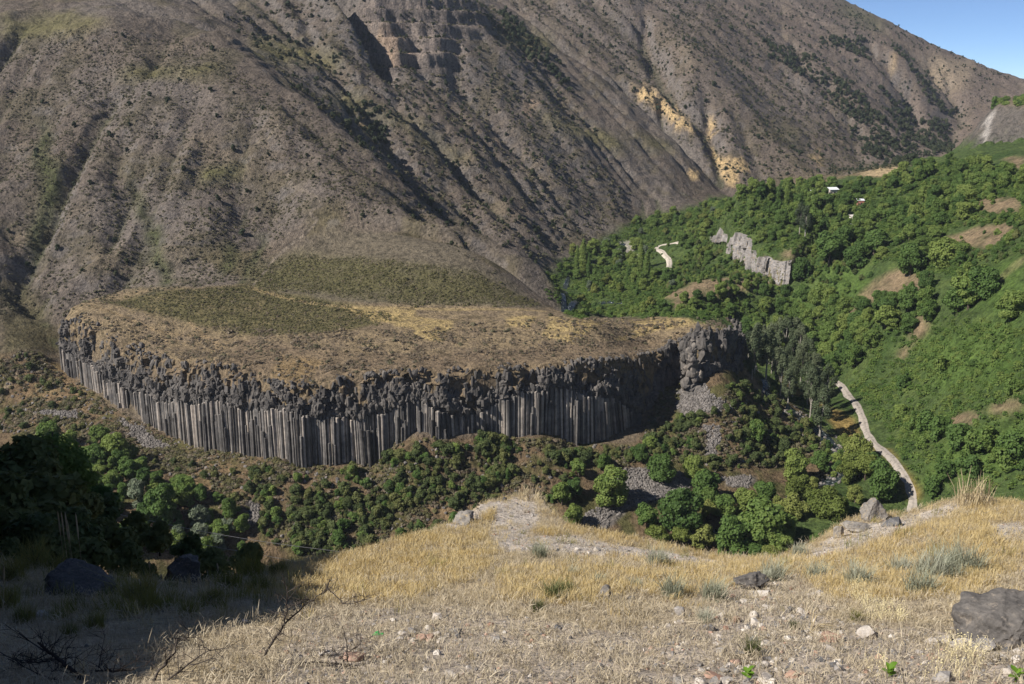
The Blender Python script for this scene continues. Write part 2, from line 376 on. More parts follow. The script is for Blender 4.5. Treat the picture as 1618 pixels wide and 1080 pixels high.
def egrid(A, x, y):
    fx = np.clip((x-EX[0])/7.5, 0, len(EX)-1.001); fy = np.clip((y-EY[0])/7.5, 0, len(EY)-1.001)
    i = fx.astype(int); j = fy.astype(int); a = fx-i; b = fy-j
    return (A[i,j]*(1-b)+A[i,j+1]*b)*(1-a) + (A[i+1,j]*(1-b)+A[i+1,j+1]*b)*a
uG, vG = project(XG, YG, H)
wm = inpoly(uG.ravel(), vG.ravel(), MTN_POLY).reshape(H.shape) & (RG > 400)
def blur1(A, k, axis):
    A = np.moveaxis(A, axis, 0); c = np.cumsum(np.pad(A, ((k+1, k), (0, 0)), mode='edge'), 0); r = (c[2*k+1:]-c[:-2*k-1])/(2*k+1); return np.moveaxis(r, 0, axis)
WM = blur1(blur1(wm.astype(float), 6, 0), 8, 1); WM = WM*(1-sstep(-12, 4, np.where((np.abs(XG) < 300) & (RG < 560), plat_sd(XG.ravel(), YG.ravel()).reshape(H.shape), -99))*1.0)
car = carve(XG.ravel(), YG.ravel()).reshape(H.shape)
rough = fbm(XG/26, YG/26, 4)
H = H + WM*(car + 0.5*egrid(D, XG, YG)) + WM*(1.6*rough + 1.3*fbm(XG/8, YG/8, 3) - 7.5*np.abs(fbm(XG/75+3, YG/75, 2)) - 4.5*np.abs(fbm(XG/30+3, YG/30+7, 3)) + 2.6) + (1-WM)*0.5*rough*sstep(250, 300, RG)
def cellh(a, b):
    h = np.sin(np.floor(a)*127.1 + np.floor(b)*311.7)*43758.5453; return h - np.floor(h)
# strata cliffs high on the mountain behind the spur
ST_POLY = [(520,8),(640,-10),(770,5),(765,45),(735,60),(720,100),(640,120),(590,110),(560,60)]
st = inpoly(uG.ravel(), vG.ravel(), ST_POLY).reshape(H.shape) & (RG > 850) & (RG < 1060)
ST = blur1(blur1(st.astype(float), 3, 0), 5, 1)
zz = H/13.0 + 0.18*fbm(XG/60, YG/60, 2); fr = zz - np.floor(zz); H = H + ST*13.0*(sstep(0.0, 0.3, fr) - fr)*1.0 + ST*1.6*(cellh(XG/6, YG/40) - 0.5)
# small benches and outcrops that break the slopes
oc = fbm(XG/70+5, YG/70, 3); ocm = sstep(0.22, 0.38, oc)*WM
zz = H/5.0 + 0.6*fbm(XG/30, YG/30, 3); fr = zz - np.floor(zz); H = H + ocm*5.0*(sstep(0.1, 0.4, fr) - fr)*0.3
# crag steps on the green slope and the far side cliff
CRAG = [(1127,372),(1140,386),(1152,396),(1163,404),(1178,416),(1195,430),(1212,440),(1230,447),(1250,450)]
cragXY = smooth_line(hit(*np.array(CRAG, float).T)[:, :2], 6)
m = (XG > cragXY[:,0].min()-70) & (XG < cragXY[:,0].max()+70) & (YG > cragXY[:,1].min()-70) & (YG < cragXY[:,1].max()+90)
px_, py_ = XG[m], YG[m]; dmin = np.full(px_.shape, 1e9); sgn = np.zeros(px_.shape); tpos = np.zeros(px_.shape)
for i in range(len(cragXY)-1):
    a = cragXY[i]; d = cragXY[i+1]-a; L = d@d; t = np.clip(((px_-a[0])*d[0]+(py_-a[1])*d[1])/L, 0, 1); dx = px_-a[0]-t*d[0]; dy = py_-a[1]-t*d[1]; q = np.hypot(dx, dy); k = q < dmin
    dmin[k] = q[k]; sgn[k] = np.sign(d[0]*dy[k]-d[1]*dx[k]); tpos[k] = (i+t[k])/(len(cragXY)-1)
csd = dmin*sgn; endf = sstep(0, 0.08, tpos)*(1-sstep(0.93, 1.0, tpos))
H[m] += 13.0*endf*sstep(-1.0, 1.5, csd + 1.5*fbm(px_/6, py_/6, 2))*(1-sstep(8, 55, csd))
fc_ = blur1(blur1((inpoly(uG.ravel(), vG.ravel(), [(1535,160),(1575,163),(1750,165),(1750,245),(1530,238)]).reshape(H.shape) & (RG > 820) & (RG < 1000)).astype(float), 3, 0), 3, 1)
zz = H/11.0 + 0.5*fbm(XG/25, YG/25, 3); fr = zz - np.floor(zz); H = H + fc_*(11.0*(sstep(0.0, 0.3, fr) - fr)*0.8 + 4.0*(cellh(XG/5+YG/11, YG/9) - 0.5) + 3*fbm(XG/7, YG/7, 3))
HMAX = np.maximum.accumulate(np.where(RG > 250, H/RG, -9), 0)
def visible(x, y, z, eps=0.003):
    r = np.hypot(x, y); return z/r >= hsample(x, y, HMAX) - eps
# ------------------------------------------------------------------ what covers the ground where (map zones)
uG, vG = project(XG, YG, H)
ju = uG + 9*fbm(XG/9, YG/9, 3) + 16*fbm(XG/28+9, YG/28, 2) ; jv = vG + 5*fbm(XG/9+40, YG/9, 3)
fu = ju.ravel(); fv = jv.ravel(); fR = YG.ravel(); fx = XG.ravel(); fy = YG.ravel()
def zone(poly, y0=0, y1=9e9, jit=True):
    return inpoly(fu if jit else uG.ravel(), fv if jit else vG.ravel(), poly) & (fR > y0) & (fR < y1)
def zonef(poly, y0=0, y1=9e9, k=3):
    return blur1(blur1(zone(poly, y0, y1).reshape(H.shape).astype(float), k, 0), k, 1).ravel()
nA = fbm(fx/120, fy/120, 4); nB = fbm(fx/34+9, fy/34, 4); nC = fbm(fx/11, fy/11+3, 4); nD = fbm(fx/4.5, fy/4.5+30, 3)
flw = egrid(flow, fx, fy)
fz = H.ravel()
gz_r = np.gradient(H, axis=0)/np.gradient(RG, axis=0); gz_t = np.gradient(H, axis=1)/(RG*(TH[1]-TH[0]))
slope = np.hypot(gz_r, gz_t).ravel()
aspect_l = (-gz_t).ravel()
def lerp(c, col, w): return c*(1-w[:, None]) + np.asarray(col)[None]*w[:, None]
C = np.tile(np.array([0.150, 0.118, 0.088]), (len(fx), 1))
C = lerp(C, (0.175, 0.147, 0.122), sstep(-0.25, 0.35, nA))                 # pale lilac-grey scree
C = lerp(C, (0.128, 0.108, 0.062), sstep(-0.05, 0.35, nB)*0.85)              # olive dry turf
C = lerp(C, (0.205, 0.160, 0.098), sstep(0.15, 0.5, fbm(fx/60-7, fy/60, 3))*0.7) # straw slopes
C = lerp(C, (0.085, 0.095, 0.045), sstep(0.30, 0.55, flw + 0.12*nC)*0.75)    # scrub along the rills
C = lerp(C, (0.19, 0.168, 0.145), sstep(0.25, 0.5, nC)*sstep(0.5, 0.8, slope)*0.6)
far = sstep(950, 1500, fR); C = lerp(C, (0.185, 0.138, 0.108), far*0.55)      # redder far slopes
# rocky steep faces
C = lerp(C, (0.175, 0.155, 0.140), sstep(0.95, 1.4, slope)*WM.ravel()*0.8)
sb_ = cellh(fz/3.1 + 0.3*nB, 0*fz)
C = lerp(C, (0.26, 0.205, 0.168), ST.ravel()*0.75); C = lerp(C, (0.11, 0.095, 0.088), ST.ravel()*sstep(0.45, 0.6, sb_)*0.9)  # dark strata bands painted in as the shade under the ledges
def patch(poly, col, w=1.0, y0=0, y1=9e9, k=2, nz=None, amp=0.0):
    global C
    m = zonef(poly, y0, y1, k)*w
    if nz is not None: m = m*np.clip(0.5 + amp*nz + 0.5, 0, 1)
    C = lerp(C, col, m)
wmf = WM.ravel()[:, None]; lum_ = C.mean(1, keepdims=True); C = C*(1-wmf) + wmf*(C*0.66 + lum_*0.34)*np.array([0.96, 0.92, 0.905])
# yellow scarps, pale slips
Y1 = (0.50, 0.36, 0.19)
for p in ([(1005,135),(1035,142),(1062,170),(1088,185),(1090,212),(1068,200),(1040,178),(1012,158)], [(1122,225),(1140,245),(1160,262),(1172,292),(1150,296),(1132,262)], [(1150,245),(1176,250),(1172,285),(1160,270)], [(1280,228),(1294,245),(1304,262),(1292,262)], [(1120,180),(1128,195),(1126,225),(1120,215)], [(1085,268),(1106,270),(1104,285),(1092,285)], [(562,185),(585,205),(588,224),(570,212)], [(1408,92),(1420,96),(1418,106),(1408,104)]):
    patch(p, Y1, 0.95, 500, 1700, 1, nD + nC, 1.6)
for p in ([(1455,85),(1545,95),(1520,140),(1480,150),(1455,120)],): patch(p, (0.30,0.24,0.17), 0.6, 1300)
patch([(600,50),(640,48),(655,100),(600,112)], (0.38,0.27,0.19), 0.6, 850, 1060)
for p in ([(590,60),(602,50),(606,75),(596,85)],[(835,150),(850,160),(842,190),(832,180)],[(782,215),(790,222),(788,240),(780,232)]): patch(p, (0.36,0.26,0.18), 0.7, 700, 1100, 1)
# grass benches
G1 = (0.138, 0.126, 0.056)
for p in ([(0,20),(120,18),(180,32),(120,52),(40,62),(0,60)], [(190,110),(360,100),(310,125),(170,125)], [(500,150),(560,150),(640,185),(700,215),(640,200),(540,170)], [(840,170),(960,210),(985,240),(900,215)], [(800,45),(880,60),(870,85),(790,70)], [(1000,215),(1080,230),(1030,240)], [(1180,200),(1290,215),(1240,225)], [(650,205),(760,260),(700,250)], [(400,60),(560,90),(520,110),(400,90)]):
    patch(p, G1, 0.75, 500, 1400, 4, nB, 1.2)
patch([(1330,0),(1410,40),(1390,50),(1320,14)], (0.09,0.10,0.05), 0.6, 1300, 2000, 3)
# dark green strips of the left slope
for p in ([(200,260),(235,330),(262,390),(272,455),(255,450),(235,390),(205,310)], [(358,380),(376,385),(372,420),(345,440)], [(60,180),(90,230),(95,300),(70,420),(52,400),(60,300)]):
    patch(p, (0.075, 0.085, 0.036), 0.85, 400, 700, 3, nC, 1.0)
patch([(310,265),(385,262),(375,282),(320,284)], (0.14,0.14,0.05), 0.7, 400, 800, 3)
patch([(0,430),(70,470),(100,600),(60,640),(0,620)], (0.105,0.092,0.05), 0.7, 380, 520, 4, nC, 1.2)
# the plateau: fan, meadow and shoulder
patch([(520,358),(640,372),(735,392),(800,440),(870,490),(700,490),(400,472),(400,420),(470,385)], (0.150,0.126,0.092), 1.0, 380, 600, 3)
patch([(395,425),(470,402),(600,410),(740,428),(840,478),(640,480),(500,462),(400,455)], (0.112,0.104,0.046), 0.85, 380, 600, 6, nC, 0.9)
PLm = sstep(-2, 2, np.where((fR < 520) & (np.abs(fx) < 260), plat_sd(fx, fy), -99))
pw = PLm*(1-WM.ravel())*zonef([(60,470),(250,455),(400,450),(520,478),(860,486),(1190,490),(1190,620),(60,640)], 330, 480, 2)
C = lerp(C, (0.255, 0.195, 0.120), pw)
C = lerp(C, (0.195, 0.150, 0.102), pw*sstep(-0.1, 0.25, nC)*0.8)
patch([(165,478),(250,460),(400,450),(560,482),(640,500),(560,520),(400,530),(300,510)], (0.108,0.100,0.044), 0.85, 330, 480, 3, nC, 0.9)
for p in ([(540,484),(665,488),(655,520),(600,510),(560,495)], [(870,500),(960,508),(905,545),(860,530)], [(980,505),(1120,498),(1150,506),(1040,522),(960,545),(1000,520)], [(660,500),(720,505),(700,540),(650,530)], [(800,500),(850,498),(840,520),(800,515)]):
    patch(p, (0.40, 0.30, 0.14), 0.85, 380, 480, 1, nD, 1.4)
patch([(380,535),(430,545),(600,560),(900,545),(1080,530),(1000,565),(700,590),(450,615),(330,580)], (0.195,0.145,0.098), 0.75, 330, 430, 3, nC, 0.7)
patch([(440,560),(520,570),(480,612),(430,600)], (0.25,0.175,0.085), 0.7, 330, 400, 3, nC, 1.0)
# talus and valley floor below the columns
low = zonef([(-400,560),(60,560),(95,575),(200,660),(330,705),(540,735),(640,692),(860,688),(1000,705),(1060,600),(1170,580),(1250,640),(1320,720),(1200,830),(1100,950),(-400,950)], 250, 440, 2)
C = lerp(C, (0.165, 0.118, 0.072), low)
C = lerp(C, (0.100, 0.094, 0.040), low*sstep(-0.15, 0.25, nC))
for p in ([(300,715),(380,740),(375,790),(310,800),(270,760)], [(20,600),(95,570),(170,650),(60,665)], [(640,760),(760,760),(700,840)]): patch(p, (0.27,0.185,0.105), 0.65, 250, 440, 4, nC, 1.0)
SCREE = [[(985,740),(1040,738),(1095,758),(1088,778),(1000,800),(960,834),(925,830),(945,800),(985,775)], [(1112,672),(1130,672),(1132,720),(1115,722)], [(1085,612),(1102,604),(1146,644),(1085,662),(1072,642)], [(386,790),(405,790),(410,830),(382,835)], [(180,660),(255,690),(275,712),(235,705),(190,680)], [(48,648),(118,646),(112,658),(60,660)], [(1165,505),(1200,500),(1200,520),(1170,524)], [(1150,752),(1190,752),(1180,770),(1150,768)]]
for p in SCREE: patch(p, (0.155,0.138,0.126), 0.95, 250, 620, 1)
# green slope on the right
gr = zonef([(860,430),(930,385),(1000,352),(1120,318),(1160,300),(1300,268),(1480,246),(1545,215),(1900,200),(1900,900),(1260,900),(1240,800),(1335,740),(1310,690),(1250,640),(1180,580),(1175,530),(1080,500),(900,500)], 300, 1000, 3)
C = lerp(C, (0.066, 0.098, 0.032), gr)
C = lerp(C, (0.092, 0.126, 0.038), gr*sstep(-0.05, 0.3, nC)*0.8)
C = lerp(C, (0.038, 0.072, 0.018), gr*sstep(0.1, 0.35, nB)*0.6)
BARE = [[(1060,462),(1120,440),(1180,440),(1245,425),(1240,452),(1180,458),(1150,470),(1090,472),(1065,490),(1055,480)], [(1330,500),(1345,470),(1385,440),(1430,420),(1470,440),(1440,470),(1370,480)], [(1488,378),(1540,360),(1600,352),(1600,375),(1560,390),(1500,392)], [(1540,320),(1580,310),(1618,312),(1618,335),(1555,338)], [(1500,660),(1530,650),(1555,655),(1540,672),(1505,675)], [(1565,640),(1618,630),(1618,650),(1570,652)], [(1448,500),(1470,492),(1465,525),(1445,545),(1440,520)], [(1345,262),(1420,262),(1435,272),(1400,280),(1340,276)], [(1280,276),(1340,266),(1340,278),(1290,290)], [(1595,250),(1618,245),(1618,268),(1590,268)], [(1235,398),(1262,396),(1282,412),(1260,414)], [(1570,440),(1618,400),(1618,420),(1580,450)], [(1405,560),(1440,545),(1430,570)]]
for p in BARE: patch(p, (0.255,0.185,0.120), 0.9, 300, 1000, 2, nC, 0.9)
for p in ([(1360,262),(1425,262),(1420,276),(1360,278)],): patch(p, (0.42,0.32,0.19), 0.9, 600, 1000, 2)
for p in ([(1230,470),(1262,455),(1290,470),(1280,500),(1235,495)], [(1300,420),(1365,425),(1365,470),(1310,470)], [(1560,420),(1618,400),(1618,520),(1540,480)], [(1500,690),(1618,660),(1618,740),(1450,760)], [(1440,540),(1600,500),(1618,600),(1480,620)]):
    patch(p, (0.095,0.155,0.035), 0.6, 300, 700, 4)
for p in ([(1310,640),(1352,660),(1362,690),(1330,690),(1312,665)], [(1380,700),(1410,715),(1450,770),(1455,790),(1430,785),(1420,745)], [(1230,590),(1260,610),(1300,640),(1290,650),(1240,615)]): patch(p, (0.30,0.20,0.075), 0.8, 300, 520, 2)
patch([(985,380),(1010,380),(1012,402),(992,404)], (0.42,0.38,0.33), 0.8, 600, 1000, 1)
patch([(1545,170),(1575,165),(1618,168),(1700,180),(1700,250),(1530,240)], (0.125,0.112,0.102), 0.95, 800, 1000, 2, nC, 0.6)
patch([(1562,175),(1571,178),(1556,228),(1546,230)], (0.40,0.37,0.345), 0.9, 800, 1000, 1)
# foot paths worn into the slopes
for p, c, w in (([(455,270),(458,290),(480,300),(500,312),(506,325),(490,338),(500,350),(480,372),(450,395),(425,420),(400,450)], (0.21,0.175,0.14), 0.7), ([(440,200),(425,218),(400,232)], (0.24,0.20,0.15), 0.7), ([(400,455),(450,470),(520,482),(600,486),(700,490),(860,492)], (0.33,0.25,0.13), 1.3),
                ([(300,510),(322,530),(345,545),(330,560)], (0.30,0.22,0.13), 0.9), ([(140,482),(240,520),(322,532)], (0.26,0.19,0.11), 0.8), ([(0,625),(30,585),(60,572),(95,560)], (0.25,0.20,0.14), 1.0), ([(1180,590),(1220,640),(1275,690)], (0.25,0.18,0.12), 2.2)):
    pl = smooth_line(hit(*np.array(p, float).T)[:, :2], 4); d = polydist(fx + 0.8*nC, fy + 0.8*nD, pl)
    C = lerp(C, c, (1-sstep(w*0.6, w*1.5, d))*0.85)
C *= (1 + 0.16*nD + 0.10*nC)[:, None]
C = np.clip(C, 0.012, 0.7)
V = np.stack([XG, YG, H], -1).reshape(-1, 3)
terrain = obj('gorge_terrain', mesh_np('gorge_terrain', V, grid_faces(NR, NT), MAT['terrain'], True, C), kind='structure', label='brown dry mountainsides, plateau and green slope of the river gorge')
# ground that carries the land on beyond the gorge, to the horizon
MAT['plain'], n_, b_ = new_mat('far_dry_land'); nz_ = noise(n_, 0.01, 5, 0.6, geo_pos(n_)); r_ = ramp(n_, [(0.3, (0.13,0.10,0.07)), (0.7, (0.20,0.155,0.11))]); n_.links.new(nz_.outputs[0], r_.inputs[0]); n_.links.new(r_.outputs[0], b_.inputs['Base Color'])
a_ = np.linspace(0, 2*np.pi, 97)[:-1]; ring = lambda r, z: np.stack([r*np.sin(a_), r*np.cos(a_), np.full(96, z)], 1)
Vp = np.concatenate([[[0, 0, -215]], ring(900, -215), ring(3000, -230)]); i_ = np.arange(96)
obj('distant_ground', mesh_np('distant_ground', Vp, [np.stack([np.zeros(96, int), 1+i_, 1+(i_+1) % 96], 1), np.stack([1+i_, 97+i_, 97+(i_+1) % 96, 1+(i_+1) % 96], 1)], MAT['plain']), kind='structure', label='low ground carrying the land on to the horizon')

# ------------------------------------------------------------------ dirt roads and river
MAT['road'] = terrain_mat('pale_dust_road', 1.2, 0.6, 0.05, 0.8, 1.15)
def strip(name, px, width, mat, lift, label, col, z=None, wob=0.0, n=8):
    p = hit(*np.array(px, float).T)[:, :2] if z is None else np.array([PZ(u, v, zz)[:2] for (u, v), zz in zip(px, z)])
    p = smooth_line(p, n); t = np.gradient(p, axis=0); t /= np.linalg.norm(t, axis=1)[:, None] + 1e-9
    nrm = np.stack([t[:,1], -t[:,0]], 1); k = 7; s = np.linspace(-1, 1, k)
    ww = width*(1 + wob*fbm(np.arange(len(p))*0.23, np.zeros(len(p)), 2))
    q = p[:, None] + nrm[:, None]*(s[None, :, None]*ww[:, None, None]/2)
    zz = hsample(q[..., 0], q[..., 1]) if z is None else np.repeat(np.interp(np.arange(len(p))/n, np.arange(len(z)), z)[:, None], k, 1)
    if z is None: zz = 0.6*zz + 0.4*zz.mean(1, keepdims=True)
    else: zz = np.maximum(zz, hsample(q[..., 0], q[..., 1]).min(1, keepdims=True) + 0.1)
    ww = 1 - np.abs(s)**4; VV = np.stack([q[..., 0], q[..., 1], zz + lift*ww[None] - 0.15*(1-ww[None])], -1).reshape(-1, 3)
    cc = np.tile(np.array(col), (len(VV), 1)); cc = cc*(1 - 0.25*(np.abs(np.abs(np.tile(s, len(p)))-0.02) < 0.2))[:, None]
    return obj(name, mesh_np(name, VV, grid_faces(len(p), k), mat, True, cc), kind='structure', label=label)
strip('dirt_road', [(1322,604),(1335,616),(1350,634),(1361,655),(1370,682),(1380,699),(1402,717),(1421,740),(1437,765),(1443,790),(1440,815)], 3.5, MAT['road'], 0.35, 'pale dust track winding along the green slope beside the river', (0.31,0.275,0.24), wob=0.45)
strip('valley_road', [(1053,432),(1058,416),(1050,402),(1037,393),(1052,386),(1075,384)], 4.5, MAT['road'], 0.5, 'pale dust track bending through the trees of the far valley floor', (0.46,0.41,0.35))
MAT['water'], n_, b_ = new_mat('rushing_river_water'); p_ = geo_pos(n_); nz_ = noise(n_, 0.9, 6, 0.7, p_)
r_ = ramp(n_, [(0.50, (0.012,0.018,0.018)), (0.60, (0.05,0.06,0.06)), (0.68, (0.70,0.73,0.75))]); n_.links.new(nz_.outputs[0], r_.inputs[0]); n_.links.new(r_.outputs[0], b_.inputs['Base Color'])
b_.inputs['Roughness'].default_value = 0.22; b_.inputs['Specular IOR Level'].default_value = 0.5; bump(n_, b_, nz_.outputs[0], 0.6, 0.3)
RIV = [(600,930),(900,880),(1060,855),(1130,842),(1185,828),(1250,795),(1300,768),(1325,752),(1330,735),(1318,708),(1285,675),(1240,640),(1205,600),(1185,565)]
strip('river', RIV, 6.5, MAT['water'], 0.25, 'white-flecked mountain stream at the bottom of the gorge', (0.1,0.1,0.1), wob=0.5)
strip('river_bend', [(1000,480),(940,485),(905,478),(888,465),(895,448),(915,430),(950,405),(985,385)], 4.5, MAT['water'], 0.3, 'mountain stream curving through the trees of the far valley', (0.1,0.1,0.1), wob=0.4)
# ------------------------------------------------------------------ rocks: convex blocks split by random planes
def ico(sub):
    bm = bmesh.new(); bmesh.ops.create_icosphere(bm, subdivisions=sub, radius=1.0)
    V = np.array([v.co[:] for v in bm.verts]); F = np.array([[v.index for v in f.verts] for f in bm.faces]); bm.free(); return V, F
ICO = {k: ico(k) for k in (1, 2, 3, 4, 5)}
def rock_np(seed, sub=2, planes=14, lo=0.55, hi=0.95, rough=0.04):
    r = np.random.default_rng(seed); V, F = ICO[sub]; V = V.copy()
    for _ in range(planes):
        n = r.normal(size=3); n /= np.linalg.norm(n); d = r.uniform(lo, hi)
        e = np.maximum(0, V@n - d); V -= e[:, None]*n[None]
    if rough:
        w = fbm(V[:,0]*2.3+seed, V[:,1]*2.3+V[:,2]*1.7, 4) + fbm(V[:,2]*2.9+seed*3, V[:,0]*1.9-V[:,1]*1.3, 4); V *= (1 + rough*1.4*w)[:, None]
    return V, F
def merge(parts):
    """list of (V, F) -> one V, F"""
    o = 0; Vs = []; Fs = []
    for V, F in parts: Vs.append(V); Fs.append(F+o); o += len(V)
    return np.concatenate(Vs), np.concatenate(Fs)
def eul(rx, ry, rz): return np.array(Euler((rx, ry, rz)).to_matrix())
MAT['basalt'] = rock_mat('grey_basalt_columns', (0.095,0.088,0.083), (0.215,0.198,0.182), (0.43,0.37,0.315), 0.11, 0.12, 0.8)
MAT['basalt_dark'] = rock_mat('dark_weathered_basalt', (0.052,0.048,0.046), (0.120,0.109,0.100), (0.24,0.205,0.17), 0.16, 0.25, 0.3)
MAT['scree'] = rock_mat('fallen_grey_stone', (0.095,0.086,0.08), (0.16,0.145,0.134), (0.25,0.225,0.205), 0.3, 0.05, 0.5)
MAT['crag'] = rock_mat('pale_grey_crag', (0.16,0.148,0.14), (0.26,0.24,0.228), (0.36,0.33,0.31), 0.18, 0.3, 0.3, (0.33,0.25,0.15))

# ------------------------------------------------------------------ the basalt cliff
cl_line = smooth_line(np.concatenate([[P3(*p)[:2] for p in RIM], [P3(1168,515,456)[:2], P3(1150,506,466)[:2]]]), 8)
seg = np.linalg.norm(np.diff(cl_line, axis=0), axis=1); sacc = np.concatenate([[0], np.cumsum(seg)])
DS = 0.6; S = np.arange(0, sacc[-1], DS)
cx_ = np.interp(S, sacc, cl_line[:,0]); cy_ = np.interp(S, sacc, cl_line[:,1])
wob = 3.6*fbm(S/34, S*0+3, 3) + 1.6*fbm(S/10, S*0+8, 2)
tx = np.gradient(cx_); ty = np.gradient(cy_); L_ = np.hypot(tx, ty); tx /= L_; ty /= L_
nx_, ny_ = ty, -tx                                           # outward, away from the plateau
cx_ = cx_ + nx_*wob; cy_ = cy_ + ny_*wob
zr = SU(cx_ - nx_*1.5, cy_ - ny_*1.5) - (rim_drop(cx_, cy_) - 1.5)*sstep(470, 440, cy_); zb = hsample(cx_ + nx_*4.5, cy_ + ny_*4.5) - 1.5
us_, vs_ = project(cx_, cy_, zr)
CT = [(60,540),(95,545),(150,582),(200,613),(250,628),(300,632),(350,637),(400,638),(450,650),(500,655),(550,662),(600,645),(650,636),(700,645),(750,650),(800,628),(850,612),(900,614),(950,618),(985,632),(1010,652),(1032,676),(1045,690),(1300,720)]
ctv = np.interp(us_, *np.array(CT, float).T)
a_, b_ = ray(us_, ctv); zc = b_*(cy_ + ny_*2.0) + 3.2*fbm(S/17, S*0+5, 3); zc = np.clip(zc, zb+0.5, zr-2)
NTT = 74; T = np.linspace(0, 1, NTT)
Z = zb[:, None]*(1-T) + zr[:, None]*T
upz = (Z - zc[:, None])/np.maximum(zr - zc, 1)[:, None]      # 0 at the column tops, 1 at the rim
off = np.where(upz < 0, 1.0, 2.3 - 3.2*np.clip(upz, 0, 1)**1.2)
Sg = np.repeat(S[:, None], NTT, 1)
sw = Sg + 1.6*fbm(Sg/5, Z/5, 2); zw = Z + 1.6*fbm(Sg/5+50, Z/5, 2)
def cell(a, b, k=0):
    h = np.sin((np.floor(a)*127.1 + np.floor(b)*311.7 + k*74.7))*43758.5453; return h - np.floor(h)
blk = (cell(sw/2.1, zw/2.9) - 0.5)*1.9 + (cell(sw/4.7, zw/6.3, 1) - 0.5)*2.4
hol = sstep(0.20, 0.36, fbm(Sg/11, Z/9+20, 3))
um = sstep(-0.02, 0.08, upz)
off = off + um*(blk - 4.2*hol)*(1-sstep(0.9, 1.0, upz)*0.5) + (1-um)*0.3*(cell(Sg/1.1, Z*0, 3) - 0.5)
VV = np.stack([cx_[:, None] + nx_[:, None]*off, cy_[:, None] + ny_[:, None]*off, Z], -1)
VV[:, -1] -= np.stack([nx_*3.0, ny_*3.0, np.full(len(S), 0.6)], -1)
cliff = obj('basalt_cliff', None, label='grey columnar basalt cliff that edges the dry plateau', kind='structure')
cliff.location = (float(cx_.mean()), float(cy_.mean()), float(zb.mean())); c0 = np.array(cliff.location)
soil = sstep(0.50, 0.75, upz + 0.9*fbm(Sg/8+30, Z/7, 3))*(us_[:, None] < 1050)
sc4 = np.repeat(soil.reshape(-1, 1), 3, 1)
MAT['cliff_face'] = rock_mat('weathered_basalt_with_soil', (0.052,0.048,0.046), (0.115,0.104,0.096), (0.22,0.19,0.16), 0.16, 0.25, 0.3)
n_ = MAT['cliff_face'].node_tree; b_ = [x for x in n_.nodes if x.type == 'BSDF_PRINCIPLED'][0]; src = b_.inputs['Base Color'].links[0].from_socket; at_ = n_.nodes.new('ShaderNodeAttribute'); at_.attribute_name = 'Col'
nz_ = noise(n_, 0.8, 4, 0.6, geo_pos(n_)); r_ = ramp(n_, [(0.35, (0.095,0.075,0.045)), (0.6, (0.185,0.135,0.085))]); n_.links.new(nz_.outputs[0], r_.inputs[0]); n_.links.new(mixc(n_, src, r_.outputs[0], at_.outputs['Fac']), b_.inputs['Base Color'])
obj('rock_face', mesh_np('rock_face', VV.reshape(-1, 3) - c0, grid_faces(len(S), NTT), MAT['cliff_face'], False, sc4), cliff)
# columns
def column_np(seed, segs=3, n=6):
    r = np.random.default_rng(seed); a = np.sort((np.arange(n) + r.uniform(-0.22, 0.22, n))*2*np.pi/n); rad = r.uniform(0.88, 1.1, n)
    V = []; zs = np.linspace(0, 1, segs+1)
    for k in range(segs):
        o = r.normal(0, 0.05, 2) if k else np.zeros(2); g = r.uniform(0.93, 1.04)
        for z in (zs[k], zs[k+1]): V.append(np.stack([np.cos(a)*rad*g+o[0], np.sin(a)*rad*g+o[1], np.full(n, z)], 1))
    V = np.concatenate(V); V[-n:, 2] += (V[-n:, 0]*r.uniform(-1,1) + V[-n:, 1]*r.uniform(-1,1))*0.012
    F = []
    for k in range(2*segs-1):
        for i in range(n): F.append((k*n+i, k*n+(i+1) % n, (k+1)*n+(i+1) % n, (k+1)*n+i))
    cen = len(V); V = np.concatenate([V, [[0, 0, V[-n:, 2].max()+0.004]]]); b = (2*segs-1)*n
    T3 = [(b+i, b+(i+1) % n, cen) for i in range(n)]
    return V, np.array(F), np.array(T3)
colv = [column_np(s, 3) for s in range(10)]
col_me = [mesh_np('column', V, [F, T3], MAT['basalt']) for V, F, T3 in colv]
cand = []
r4 = np.random.default_rng(4)
for row, (din, zadd, zsp) in enumerate([(2.0, -0.9, 0.9), (1.2, 0.2, 1.3), (2.75, -6.5, 5.0)]):
    s = 2.0 + row*0.5
    while s < S[-1]-2:
        i = int(s/DS); u = us_[i]
        s += r4.uniform(0.72, 1.05)
        if not (92 < u < 1040) or S[i] > 0.92*S[-1]: continue
        if row == 2 and (r4.random() < 0.35 or fbm(np.array([S[i]/9]), np.array([11.0]), 2)[0] < 0.05): continue
        top = zc[i] + zadd + r4.normal(0, 0.5)*zsp + 3.0*fbm(np.array([S[i]/11]), np.array([row*7.0]), 2)[0]
        d = din + r4.normal(0, 0.3) + 1.5*fbm(np.array([S[i]/5.5]), np.array([3.0]), 2)[0]; bz = hsample(np.array([cx_[i]+nx_[i]*d]), np.array([cy_[i]+ny_[i]*d]))[0] - 1.2
        bz = min(bz, zb[i] + 3)
        hgt = top - bz
        if hgt < 2.5: continue
        lean = np.interp(u, [880, 930, 1035], [0.0, 0.03, 0.30]) + r4.normal(0, 0.008) + 0.07*fbm(np.array([S[i]/13]), np.array([21.0]), 2)[0]
        cand.append((row, hgt, cx_[i]+nx_[i]*d, cy_[i]+ny_[i]*d, bz, lean, (tx[i], ty[i]), r4.uniform(0.36, 0.68), r4.integers(10), r4.uniform(0, 6.28)))
front = sorted([c for c in cand if c[0] == 0], key=lambda c: -c[1])
indiv = front[:298]; rest = front[298:] + [c for c in cand if c[0] != 0]
